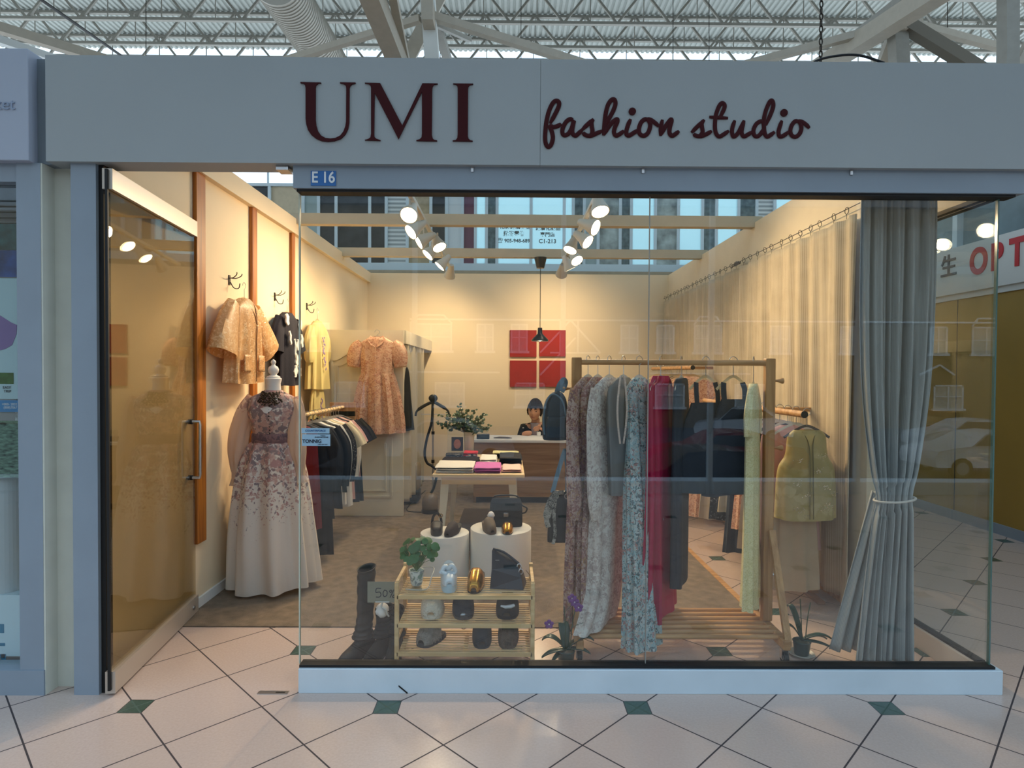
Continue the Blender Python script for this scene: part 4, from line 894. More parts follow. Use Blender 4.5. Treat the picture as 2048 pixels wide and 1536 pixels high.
for x0 in (-.17, .07):
    MB().grid(lambda u, v: (x0 + .11 * u, -.074 - .004 * math.sin(PI * u), -.50 - .12 * v), 6, 6).xf(M_).build('patch_pocket', f_gold, jk, True, solid=.003)
mb = MB(); mb.tube(smooth_path([(-.055, -.02, -.10), (-.02, -.06, -.17), (.03, -.078, -.26), (.015, -.082, -.42), (.02, -.08, -.69)], 6), .0045, 6); mb.tube(smooth_path([(.06, -.02, -.10), (.05, -.06, -.16), (.035, -.078, -.26)], 6), .0045, 6); mb.xf(M_).build('front_piping', mat('bronze piping', C(150, 104, 56), .6), jk, True)
sq = MB(); random.seed(5)
for k in range(260):
    x = random.gauss(0, .11) + (.1 if k % 2 else -.1); z = random.uniform(-.66, -.17)
    if abs(x) > .2: continue
    sq.ball((x, -.078 - .01 * random.random(), z), random.uniform(.002, .004), 4, (1, .4, 1))
sq.xf(M_).build('sequins', m_seq, jk)['kind'] = 'stuff'
c = wall_hook((549, 590), 0, 'dark wire hook holding the navy knit top')
lc = (-1.90, c.y + .02, c.z - .05); hanger(lc, R90, 'hanger inside the navy knit top', w_=.17)
nv = garment('knit_sweater', 'navy knit top with white feather shapes on the left wall', 'top', lc, R90,
    [(-.10, 0, .07, .035, 0), (-.125, 0, .12, .045, 0), (-.17, 0, .19, .055, .002), (-.3, 0, .20, .06, .004), (-.5, .01, .215, .06, .008), (-.72, .02, .225, .055, .012)], f_navy,
    [[(-.17, 0, -.16, .06), (-.23, 0, -.30, .085), (-.25, 0, -.44, .095)], [(.17, 0, -.16, .06), (.25, 0, -.30, .085), (.30, 0, -.42, .095)]], 6)
M_ = placed(lc, R90)
for i, (x, z, w_, h_, a) in enumerate(((-.17, -.17, .035, .05, .3), (.15, -.19, .03, .045, -.3), (-.13, -.32, .018, .06, .25), (.19, -.33, .03, .06, .1), (.06, -.37, .04, .05, -.3), (-.01, -.42, .014, .10, .1), (.02, -.50, .03, .055, .2), (.10, -.50, .022, .05, 0), (-.0, -.60, .035, .055, -.4), (.10, -.60, .024, .05, .2))):
    P = [(x + w_ * math.cos(q) * math.cos(a) - h_ * math.sin(q) * math.sin(a) + .008 * math.sin(5 * q), -.079 if abs(x) < .15 else -.068, z + w_ * math.cos(q) * math.sin(a) + h_ * math.sin(q) * math.cos(a)) for q in [j * PI / 9 for j in range(18)]]
    MB().prism(P, (0, .012, 0)).xf(M_).build('white_motif', f_white, nv)
c = wall_hook((613, 610), 0, 'dark wire hook holding the yellow pyjama top')
lc = (-1.90, c.y + .03, c.z - .05); hanger(lc, R90, 'hanger inside the yellow pyjama top', w_=.17)
m_lil = mat('lilac embroidery', C(150, 124, 160), .8)
yt = garment('pyjama_blouse', 'pale yellow top with lilac embroidery on the left wall', 'top', lc, R90,
    [(-.11, 0, .07, .035, 0), (-.14, 0, .13, .045, 0), (-.19, 0, .20, .06, .006), (-.3, 0, .215, .06, .01), (-.5, .01, .235, .06, .014), (-.78, .03, .27, .06, .022)], f_yel,
    [[(-.17, 0, -.19, .06), (-.24, 0, -.32, .09), (-.25, 0, -.46, .08), (-.25, 0, -.52, .05)], [(.17, 0, -.19, .06), (.25, 0, -.32, .09), (.28, 0, -.45, .08), (.28, 0, -.51, .05)]], 9)
M_ = placed(lc, R90); random.seed(2)
for (x, z) in ((-.06, -.30), (-.04, -.36), (-.05, -.43), (-.02, -.50), (.0, -.56)):
    mb = MB()
    for k in range(7): mb.ball((x + random.uniform(-.03, .035), -.077, z + random.uniform(-.03, .03)), random.uniform(.008, .015), 6, (1, .35, 1))
    mb.xf(M_).build('embroidered_flower', m_lil, yt, True)
lc2 = (-1.90, lc[1] + .01, lc[2] - .02)
yp = garment('pyjama_skirt', 'pale yellow skirt hanging below the yellow top on the left wall', 'skirt', lc2, R90,
    [(-.76, 0, .14, .03, .003), (-.85, 0, .17, .035, .008), (-1.0, 0, .19, .04, .012), (-1.22, 0, .205, .045, .018)], f_yel, (), 9)
mb = MB()
for k in range(16): mb.ball((-.04 + .03 * math.sin(k), -.05, -.86 - k * .014), .013, 6, (1, .35, 1))
mb.xf(placed(lc2, R90)).build('embroidered_flower', m_lil, yp, True)

# ============================================================ PEACH DRESS ON THE PANELLED DOOR
lc = (-1.372, 3.535, 1.955)
hanger(lc, 0, 'chrome hanger holding the peach dress on the panelled door', w_=.17, drop=.05, m=m_hang)
buttons = MB()
for k in range(11): buttons.ball((.0, -.098, -.26 - k * .062), .007, 6, (1, .5, 1))
pd = garment('shirt_dress', 'short peach floral shirt dress with puff sleeves on the panelled door', 'dress', lc, 0,
    [(-.05, 0, .07, .03, 0), (-.08, 0, .12, .045, 0), (-.13, 0, .185, .05, .002), (-.25, 0, .175, .06, .004), (-.42, 0, .165, .06, .006), (-.46, 0, .175, .062, .010), (-.65, 0, .215, .065, .018), (-.88, 0, .25, .065, .024), (-1.06, 0, .262, .065, .026)], f_peach,
    [[(-.16, 0, -.12, .055), (-.21, 0, -.18, .08), (-.235, 0, -.28, .082), (-.245, 0, -.36, .062)], [(.16, 0, -.12, .055), (.21, 0, -.18, .08), (.235, 0, -.28, .082), (.245, 0, -.36, .062)]], 11, .4,
    parts=[('button_row', buttons, f_pink)], collar=f_peach, cuffs=floral('lace cuff', C(236, 206, 170), [C(214, 160, 120), C(240, 220, 190)], 80, .5, .1))
MB().box((-.004, -.096, -1.05), (.004, -.088, -.12)).xf(placed(lc, 0)).build('front_placket', f_peach, pd)

# ============================================================ LEFT RAIL AND ITS CLOTHES
RX, RZ = -1.62, 1.19
t = thing('wall_rail', 'pale bamboo clothes rail along the left wall with knotted wrap', 'rail', (RX, 1.8, RZ))
kn = []; 
for k in range(70): kn += [(RX, 1.78 + k * .0195, RZ)]
MB().tube(kn, [.0135 + .0035 * (k % 2) for k in range(70)], 12).build('rail_pole', m_bam, t, True)
MB().box((-1.75, 3.13, .95), (-1.50, 3.15, 1.235), .003).build('end_board', m_pine, t)
MB().box((-2.0, 3.13, 1.10), (-1.5, 3.15, 1.15)).build('wall_bracket', m_pine, t); MB().box((-2.0, 1.79, 1.16), (-1.6, 1.82, 1.22)).build('wall_bracket', m_pine, t)
L = [ # y, material, length, half width, kind, label
 (1.88, f_red, .80, .15, 'v', 'dark red coat at the near end of the left rail'), (1.97, f_blk, .74, .22, 'j', 'black jacket second on the left rail'),
 (2.05, f_blk, 1.05, .19, 'j', 'long black trousers on the left rail beside the jackets'), (2.18, f_blk, .70, .23, 'j', 'black blazer in the middle of the left rail'),
 (2.28, f_white, .68, .21, 'j', 'white shirt directly behind the black blazer'), (2.38, f_spot, .60, .22, 'j', 'black speckled blouse on the left rail'), (2.47, f_white, .72, .20, 'v', 'white vest between the speckled blouse and a cream knit'),
 (2.56, f_cream, .50, .22, 't', 'cream knit top on the left rail'), (2.64, f_white, .78, .20, 'j', 'long white blouse behind the cream knit'), (2.72, f_pink, .74, .20, 't', 'dusty pink T-shirt on the left rail'),
 (2.80, f_navy, .78, .22, 't', 'navy T-shirt near the far end of the left rail'), (2.88, f_pink, .56, .21, 'v', 'second pink top near the far end of the left rail'), (2.98, f_blk, .80, .22, 't', 'black short sleeved dress, last on the left rail')]
for i, (y, m_, ln, hw, kd, lab) in enumerate(L):
    lc = (RX, y, RZ + .004); rz = random.uniform(-.04, .04)
    hanger(lc, rz, 'slim hanger of the ' + lab, 'hangers on the left rail', hw * .86, m_hvel, .075)
    sl = ()
    if kd == 'j': a = [(hw * .8, 0, -.13, .05), (hw * 1.12, 0, -.25, .055), (hw * 1.2, 0, -.42, .05), (hw * 1.15, 0, -.60, .04)]; sl = (a, mirror(a))
    elif kd == 't': a = [(hw * .8, 0, -.13, .05), (hw * 1.15, 0, -.22, .06), (hw * 1.4, 0, -.32, .065)]; sl = (a, mirror(a))
    garment('hanging_garment', lab, 'garment', lc, rz, [(-.08, 0, .05, .02, 0), (-.10, 0, .09, .028, 0), (-.14, 0, hw * .88, .024, .001), (-.28, 0, hw * .9, .026, .003), (-.09 - ln * .6, 0, hw, .028, .005), (-.09 - ln, 0, hw * 1.08, .028, .007)], m_, sl, 7, i * .7, group='garments on the left rail')
# ============================================================ FRONT WOODEN RACK ON CASTORS
XL, XR, RY, RZT = .385, 1.475, .55, 1.60
t = thing('clothes_rack', 'pine clothes rack on castors with slatted bottom shelf behind the window', 'rack', ((XL + XR) / 2, RY, 0))
for X in (XL, XR):
    s_ = -1 if X == XL else 1
    MB().box((X - .027, RY - .022, .14), (X + .027, RY + .022, 1.625), .004).build('upright', m_pine, t)
    MB().bar((X + s_ * .01, RY - .035, .66), (X + s_ * .012, RY - .255, .10), .022, .035, (1, 0, 0)).build('front_brace', m_pine, t)
    MB().bar((X + s_ * .01, RY + .035, .66), (X + s_ * .012, RY + .18, .12), .022, .035, (1, 0, 0)).build('rear_brace', m_pine, t)
    MB().box((X - .02, RY - .27, .085), (X + .02, RY + .20, .135), .004).build('foot_bar', m_pineh, t)
    for z in (.62, .40): MB().tube([(X + s_ * .02, RY, z), (X + s_ * .04, RY, z)], .009, 12).build('bolt_cap', m_steel, t, True)
    for z in ((1.50, 1.12) if s_ > 0 else (1.45, 1.08)):
        MB().lathe([(.006, .027), (.008, .05), (.016, .07), (.016, .078), (.002, .08)] if s_ > 0 else [(.006, -.027), (.008, -.05), (.016, -.07), (.016, -.078), (.002, -.08)], (X, RY, z), 16, 'x').build('peg', m_pineh, t, True)
    for y in (RY - .235, RY + .165):
        c = Vector((X + s_ * .0, y, .036)); ca = MB().box((c.x - .016, y - .018, .074), (c.x + .016, y + .018, .086)).box((c.x - .018, y - .01, .03), (c.x - .014, y + .02, .08)).box((c.x + .014, y - .01, .03), (c.x + .018, y + .02, .08)).build('castor', m_steel, t)
        MB().tube([c - Vector((.011, 0, 0)), c + Vector((.011, 0, 0))], .034, 24).build('wheel', m_black, ca, True)
        MB().tube([c - Vector((.0125, 0, 0)), c + Vector((.0125, 0, 0))], .016, 16).build('hub', m_steel, ca, True)
MB().tube([(XL, RY, RZT), (XR, RY, RZT)], .016, 16).build('top_rail', m_pineh, t, True)
for k in range(1, 8):
    y = RY - .25 + k * .061; MB().tube([(XL, y, .125 + .0 * k), (XR, y, .125)], .0135, 12).build('shelf_bar', m_pineh, t, True)
def rackdress(x, rz, label, m, rows, sl=(), folds=8, ph=0, hm=None, hw_=.17, cuffs=None, name='dress', cat='dress', parts=(), y=RY, drop=.09, collar=None, shear=0.0):
    lc = (x, y, RZT + .014)
    rows = [(r[0], r[1], r[2], r[3] * .55 + .004, r[4] * .65) for r in rows]
    hanger(lc, rz, 'hanger holding the ' + label.split(' on the')[0], 'hangers on the pine rack', hw_, hm or m_hvel, drop)
    return garment(name, label, cat, lc, rz, rows, m, [[(a, b, c, d * .8) for a, b, c, d in q] for q in sl], folds, ph, cuffs=cuffs, parts=parts, collar=collar, group='clothes on the pine rack', shear=shear)
def straps(w_, z):
    o = []
    for s_ in (-1, 1):
        mb = MB(); mb.tube(smooth_path([(s_ * w_ * .8, -.02, z - .02), (s_ * w_ * .85, -.014, z + .06), (s_ * w_ * .75, 0, -.125)], 5), .016, 8, flat=((0, 1, 0), .004)); o.append(('shoulder_strap', mb, f_dark))
    return o
r1 = [(-.10, 0, .06, .03, 0), (-.13, 0, .12, .04, .002), (-.18, 0, .185, .045, .005), (-.32, 0, .19, .055, .008), (-.5, 0, .17, .055, .010), (-.8, 0, .20, .065, .016), (-1.2, 0, .22, .07, .02), (-1.455, 0, .225, .07, .02)]
slL = [(.16, 0, -.17, .05), (.21, -.01, -.32, .058), (.22, -.02, -.55, .062), (.215, -.03, -.75, .07), (.21, -.03, -.86, .04)]
rackdress(.45, 1.0, 'mauve lace dress at the left end of the pine rack', f_pinkl, r1, (slL, mirror(slL)), 8, .3)
rackdress(.505, 1.0, 'pale rose and brown dress second from the left on the pine rack', f_pinkl, r1[:-1] + [(-1.42, .0, .23, .07, .02)], (), 9, 1.3)
rackdress(.57, .95, 'ivory lace dress with trailing hem on the pine rack', f_wlace, [(-.10, 0, .06, .03, 0), (-.13, 0, .12, .04, .002), (-.18, 0, .175, .045, .005), (-.4, 0, .18, .055, .008), (-.8, 0, .18, .065, .014), (-1.2, -.04, .17, .08, .018), (-1.36, -.08, .19, .08, .02), (-1.455, -.14, .21, .075, .015)], (slL, mirror(slL)), 7, .9, cuffs=f_wlace)
rackdress(.65, .95, 'sheer grey dress beside the pale blue floral one on the pine rack', mat('sheer grey chiffon', C(150, 150, 150), .7, trans=.4), r1[:5] + [(-.75, 0, .15, .05, .01)], (), 6, .2)
pl = MB()
for k in range(44):
    a = k / 43 * PI; 
    for s_ in (-1, 1): pl.ball((s_ * (.012 + .02 * math.sin(a)), -.09, -.08 - .36 * k / 43), .0065, 6)
pl.xf(placed((.575, RY - .06, RZT), .5)); o = pl.build('pearl_necklace', mat('pearls', C(214, 196, 184), .25), None, True); tag(o, 'long double string of pearls hanging among the dresses on the pine rack', 'necklace')
slB = [(.15, 0, -.16, .05), (.20, -.01, -.35, .062), (.21, -.03, -.60, .072), (.20, -.04, -.86, .085), (.19, -.05, -.97, .055)]
fb_ = rackdress(.735, .55, 'pale blue floral maxi dress with full sleeves on the pine rack', f_blue, [(-.10, 0, .04, .03, 0), (-.13, 0, .07, .04, .002), (-.18, 0, .085, .045, .005), (-.45, 0, .095, .06, .010), (-.9, 0, .10, .07, .016), (-1.3, 0, .11, .075, .02), (-1.55, .0, .12, .08, .024)], ([(.07, 0, -.16, .045), (.10, -.02, -.35, .05), (.105, -.04, -.60, .06), (.10, -.055, -.86, .075), (.095, -.065, -.97, .05)], [(-.06, 0, -.16, .045), (-.07, -.03, -.35, .05), (-.075, -.05, -.60, .055), (-.07, -.065, -.86, .065), (-.065, -.075, -.99, .045)]), 8, .5, cuffs=mat('teal lace cuff', C(80, 104, 104), .8), y=RY - .02, shear=.17, hw_=.10)
rackdress(.86, 1.0, 'crimson satin long dress with ruffled neck on the pine rack', f_crim, [(-.09, 0, .07, .05, .01), (-.12, 0, .10, .06, .014), (-.17, 0, .165, .05, .006), (-.4, 0, .17, .06, .010), (-.8, 0, .17, .07, .016), (-1.1, 0, .19, .08, .022), (-1.44, .02, .235, .085, .026)], ([(.14, 0, -.16, .05), (.19, 0, -.35, .06), (.20, -.0, -.60, .065), (.18, -.0, -.82, .045)],), 9, 1.9)
rackdress(.985, 1.1, 'long navy dress just right of the crimson one on the pine rack', f_dark, [(-.10, 0, .05, .03, 0), (-.14, 0, .14, .04, .002), (-.4, 0, .15, .05, .005), (-.8, 0, .15, .05, .008), (-1.27, 0, .15, .05, .010)], (), 5, .4, y=RY + .03)
rackdress(1.115, .35, 'sleeveless midnight navy dress in the middle of the pine rack', f_dark, [(-.24, -.01, .085, .03, 0), (-.28, -.01, .10, .04, .001), (-.36, -.015, .13, .045, .003), (-.5, -.02, .145, .05, .006), (-.74, -.02, .16, .055, .010)], (), 6, .1, hw_=.11, hm=m_hwood, parts=straps(.085, -.25))
rackdress(1.27, .15, 'wide midnight navy dress next to the pale lime lace dress', f_dark, [(-.22, .005, .075, .03, 0), (-.27, .005, .095, .04, .001), (-.36, .0, .115, .045, .003), (-.42, .0, .14, .05, .005), (-.6, -.02, .17, .055, .008), (-.76, -.02, .155, .055, .010)], (), 6, 2.1, hw_=.10, hm=m_hwood, parts=straps(.075, -.23))
rackdress(1.385, 1.05, 'pale lime lace long dress at the right end of the pine rack', f_lime, [(-.13, 0, .05, .03, 0), (-.16, 0, .11, .035, .002), (-.22, 0, .14, .04, .004), (-.45, 0, .135, .05, .006), (-.8, 0, .13, .055, .010), (-1.2, 0, .15, .06, .014), (-1.38, .0, .165, .065, .016)], ([(-.1, 0, -.2, .045), (-.14, 0, -.3, .06), (-.16, 0, -.42, .05)], [(.1, 0, -.2, .045), (.14, 0, -.3, .06), (.16, 0, -.42, .05)]), 7, .8, hw_=.12, drop=.12)
# backpack on the left peg
t = thing('backpack', 'small dark navy backpack hanging on the left post of the pine rack', 'backpack', (.265, .50, 1.17))
m_bk = mat('navy nylon', C(34, 50, 64), .6, bump=.15, bscale=80); m_bk2 = mat('grey blue strap', C(92, 116, 132), .7)
rings = []
for z, hw, ht, cx in interp([[1.165, .055, .035, .0], [1.175, .068, .05, 0], [1.25, .072, .06, 0], [1.33, .068, .058, 0], [1.39, .055, .05, .005], [1.425, .03, .035, .01], [1.435, .008, .01, .012]], 5):
    rings.append(ring_pts(.262 + cx, .50, z, hw, ht, 40, sq=3))
MB().loft(rings).build('bag_body', m_bk, t, True)
rings = []
for z, hw, ht in interp([[1.18, .05, .01], [1.19, .056, .022], [1.28, .054, .026], [1.30, .045, .012]], 4): rings.append(ring_pts(.265, .445, z, hw, ht, 32, sq=3))
MB().loft(rings).build('front_pocket', m_bk, t, True)
MB().tube(smooth_path([(.27, .5, 1.425), (.285, .5, 1.47), (.31, .52, 1.50), (.322, .54, 1.478), (.30, .53, 1.43)], 5), .014, 8, flat=((0, 1, 0), .004)).build('hanging_strap', m_bk2, t, True)
MB().tube(smooth_path([(.20, .44, 1.20), (.195, .44, 1.30), (.215, .45, 1.39), (.25, .46, 1.42), (.30, .45, 1.38), (.322, .445, 1.27)], 6), .005, 8).build('zip_piping', m_bk2, t, True)
# handbag + scarf lower peg
t = thing('shoulder_bag', 'black shoulder bag on a long pale blue strap hanging from the pine rack', 'bag', (.285, .5, .62))
m_lth = mat('black leather', C(17, 17, 19), .35, bump=.1, bscale=120)
rings = []
for z, hw, ht in interp([[.60, .06, .02], [.61, .068, .035], [.75, .06, .035], [.86, .045, .025], [.88, .035, .015]], 4): rings.append(ring_pts(.29, .5, z, hw, ht, 32, sq=3.5))
MB().loft(rings).build('bag_body', m_lth, t, True)
MB().tube(smooth_path([(.25, .5, .87), (.285, .5, 1.0), (.318, .52, 1.10), (.325, .54, 1.085), (.335, .5, .98), (.332, .5, .86)], 5), .012, 8, flat=((0, 1, 0), .003)).build('strap', mat('washed denim strap', C(120, 150, 170), .8), t, True)
for x in (.255, .33): MB().tube([(x + .014 * math.cos(a), .475, .855 + .014 * math.sin(a)) for a in [i * PI / 6 for i in range(13)]], .003, 6).build('ring', m_steel, t, True)
f_sc = floral('black and white scarf print', C(24, 22, 22), [C(206, 198, 184), C(180, 172, 160)], 90, .5, 0)
sc_ = MB(); sc_.tube(smooth_path([(.31, .455, .88), (.27, .44, .875), (.235, .44, .82), (.215, .44, .74), (.225, .44, .69)], 6), [.012] * 6 + [.022] * 12 + [.014] * 7, 10, flat=((0, 1, 0), .008)); sc_.tube(smooth_path([(.27, .44, .875), (.255, .435, .78), (.262, .435, .66), (.25, .435, .60)], 6), .009, 8, flat=((0, 1, 0), .004))
o = sc_.build('patterned_scarf', f_sc, None, True); tag(o, 'black and white patterned scarf knotted on the black shoulder bag', 'scarf')

# ============================================================ RIGHT WALL RAILS
def wallrail(X, Z, y0, y1, lab, brk):
    t = thing('wall_rail', lab, 'rail', (X, y0, Z)); MB().tube([(X, y0, Z), (X, y1, Z)], .022, 20).build('rail_pole', m_pineh, t, True)
    MB().tube([(X, y0 - .003, Z), (X, y0 + .001, Z)], .0225, 20).build('end_cap', m_black, t, True)
    for y in brk: MB().bar((X, y, Z), (2.26, y, Z), .03, .03).build('wall_bracket', m_pineh, t)
    return t
wallrail(1.86, 1.285, .93, 2.9, 'thick pine rail on the right wall, its near end carrying the gold vest', (1.5, 2.8))
wallrail(1.86, 1.60, 3.28, 5.0, 'far pine rail on the right wall behind the pine rack', (3.6, 4.9))
V = [(-.115, 0, .085, .03, 0), (-.14, 0, .115, .04, 0), (-.18, 0, .125, .045, 0), (-.28, 0, .135, .055, .002), (-.36, 0, .178, .06, .003), (-.5, 0, .192, .065, .005), (-.68, 0, .196, .068, .007)]
lc = (1.90, .98, 1.30)
hanger(lc, .05, 'dark grey hanger showing above the gold vest', None, .15, mat('grey velvet hanger', C(112, 104, 98), .8), .09)
ed = MB()
for s_ in (-1, 1): ed.tube(smooth_path([(s_ * .045, -.03, -.125), (s_ * .014, -.052, -.2), (s_ * .010, -.066, -.35), (s_ * .012, -.075, -.67)], 6), .003, 6)
vs = garment('gold_vest', 'sheer gold vest with sequin flowers on the right wall rail', 'vest', lc, .05, V, f_vest, (), 5, .3, parts=[('front_edging', ed, mat('gold edging', C(120, 104, 52), .5))])
sq = MB(); random.seed(9)
for cx, cz in ((-.08, -.30), (.08, -.27), (-.09, -.45), (.09, -.46), (-.10, -.60), (-.06, -.63), (.08, -.61), (.11, -.58), (-.03, -.52), (.04, -.36), (.15, -.50)):
    for k in range(16): sq.ball((cx + random.gauss(0, .018), -.074, cz + random.gauss(0, .012)), random.uniform(.002, .004), 4, (1, .5, 1))
sq.xf(placed(lc, .05)).build('sequins', m_seq, vs)['kind'] = 'stuff'
MB().tube([Vector((1.90 + .065 * math.cos(a) * 1.0, .965, 1.185 + .045 * math.sin(a) - .04)) for a in [PI + i * PI / 12 for i in range(13)]], .004, 8).build('neck_binding', mat('gold binding', C(150, 132, 74), .5), vs, True)
rb = [(1.04, f_beige, 1.16, .17, 'beige pleated skirt hanging under the gold vest'), (1.16, f_pink, .95, .20, 'pink coat behind the gold vest'), (1.28, f_blk, 1.12, .20, 'black skirt on the right wall rail behind the pink coat'), (1.40, f_beige, 1.0, .20, 'beige coat on the right wall rail'),
      (1.55, f_peach, .90, .19, 'peach printed blouse on the right wall rail'), (1.70, f_dark, 1.12, .20, 'long dark skirt in the middle of the right wall rail'), (1.85, f_cream, .85, .2, 'cream knit on the right wall rail'), (2.05, f_spot, .95, .2, 'speckled dress on the right wall rail'), (2.3, f_beige, 1.0, .2, 'second beige coat farther along the right wall rail'), (2.6, f_peach, 1.05, .2, 'peach dress at the far end of the right wall rail')]
for i, (y, m_, ln, hw, lab) in enumerate(rb):
    lc = (1.86, y, 1.31); hanger(lc, .0, 'pale hanger of the ' + lab, 'hangers on the right rails', hw * .9, m_hvel, .09)
    garment('hanging_garment', lab, 'garment', lc, 0, [(-.11, 0, .05, .02, 0), (-.14, 0, .12, .03, 0), (-.18, 0, hw * .85, .035, .002), (-.4, 0, hw * .9, .038, .006), (-ln * .7, 0, hw, .04, .010), (-ln, 0, hw * 1.1, .042, .014)] if 'under' not in lab else [(-.60, 0, .12, .03, .004), (-.7, 0, .135, .035, .008), (-.9, 0, .15, .04, .010), (-ln, 0, .165, .045, .012)], m_, (), 8, i * .9, group='garments on the near right rail')
ra = [(3.34, f_peach, 1.42, .22, 'peach lace dress at the near end of the far rail'), (3.5, f_pink, 1.3, .2, 'pink dress on the far rail'), (3.65, f_blk, 1.5, .2, 'long black dress on the far rail'), (3.85, f_blk, .9, .22, 'black jacket on the far rail'), (4.1, f_cream, 1.0, .2, 'cream jacket on the far rail'), (4.4, f_navy, 1.2, .2, 'navy dress on the far rail'), (4.7, f_beige, 1.3, .2, 'beige gown at the back of the far rail')]
for i, (y, m_, ln, hw, lab) in enumerate(ra):
    lc = (1.86, y, 1.62); rz = -.25; hanger(lc, rz, 'wooden hanger of the ' + lab, 'hangers on the right rails', hw * .9, m_hwood, .09)
    a = [(hw * .8, 0, -.18, .05), (hw * 1.1, 0, -.35, .055), (hw * 1.15, 0, -.60, .045)]
    garment('hanging_garment', lab, 'garment', lc, rz, [(-.11, 0, .05, .02, 0), (-.14, 0, .12, .03, 0), (-.18, 0, hw * .85, .035, .002), (-.4, 0, hw * .9, .038, .006), (-ln * .7, 0, hw, .04, .010), (-ln, 0, hw * 1.1, .042, .014)], m_, (a, mirror(a)) if i % 2 == 0 else (), 8, i * .9, group='garments on the far right rail')
# leaning wooden boards by the right wall foot
for i, (y0, y1, x, z) in enumerate(((1.15, 1.95, 2.10, .012), (1.3, 2.1, 2.13, .034))):
    o = MB().bar((x, y0, z), (x + .03, y1, z), .05, .02).build('wooden_board', m_pineh if i else mat('reddish board', C(150, 110, 84), .6, var=.2)); tag(o, ['reddish wooden board on the floor below the wall curtain', 'pale wooden board lying on top of the reddish one below the wall curtain'][i], 'board')

# ============================================================ SHOE SHELF
SX0, SX1, SY0, SY1 = -.575, .135, .27, .56
t = thing('shoe_shelf', 'three tier slatted bamboo shoe shelf just inside the window', 'shelf', ((SX0 + SX1) / 2, (SY0 + SY1) / 2, 0))
for X in (SX0, SX1):
    MB().box((X - .011, SY0, 0), (X + .011, SY0 + .024, .44), .003).build('front_post', m_bam, t); MB().box((X - .011, SY1 - .024, 0), (X + .011, SY1, .46), .003).build('rear_post', m_bam, t)
    MB().box((X - .009, SY0 + .01, .425), (X + .009, SY1, .445), .003).build('side_rail', m_bam, t)
    MB().box((X - .008, SY0 + .02, .13), (X + .008, SY1 - .02, .15)).build('side_rail', m_bam, t)
tiers = (.375, .225, .075)
for z in tiers:
    MB().box((SX0, SY0, z - .022), (SX1, SY0 + .016, z), .002).build('front_rail', m_bam, t); MB().box((SX0, SY1 - .016, z - .022), (SX1, SY1, z), .002).build('rear_rail', m_bam, t)
    sl = MB()
    for k in range(8): y = SY0 + .03 + k * .031; sl.box((SX0 + .01, y, z - .006), (SX1 - .01, y + .010, z - .0005), .0015)
    for x in (SX0 + .02, (SX0 + SX1) / 2, SX1 - .02): sl.box((x - .012, SY0 + .01, z - .016), (x + .012, SY1 - .01, z - .008))
    sl.build('slatted_tier', m_bam, t)

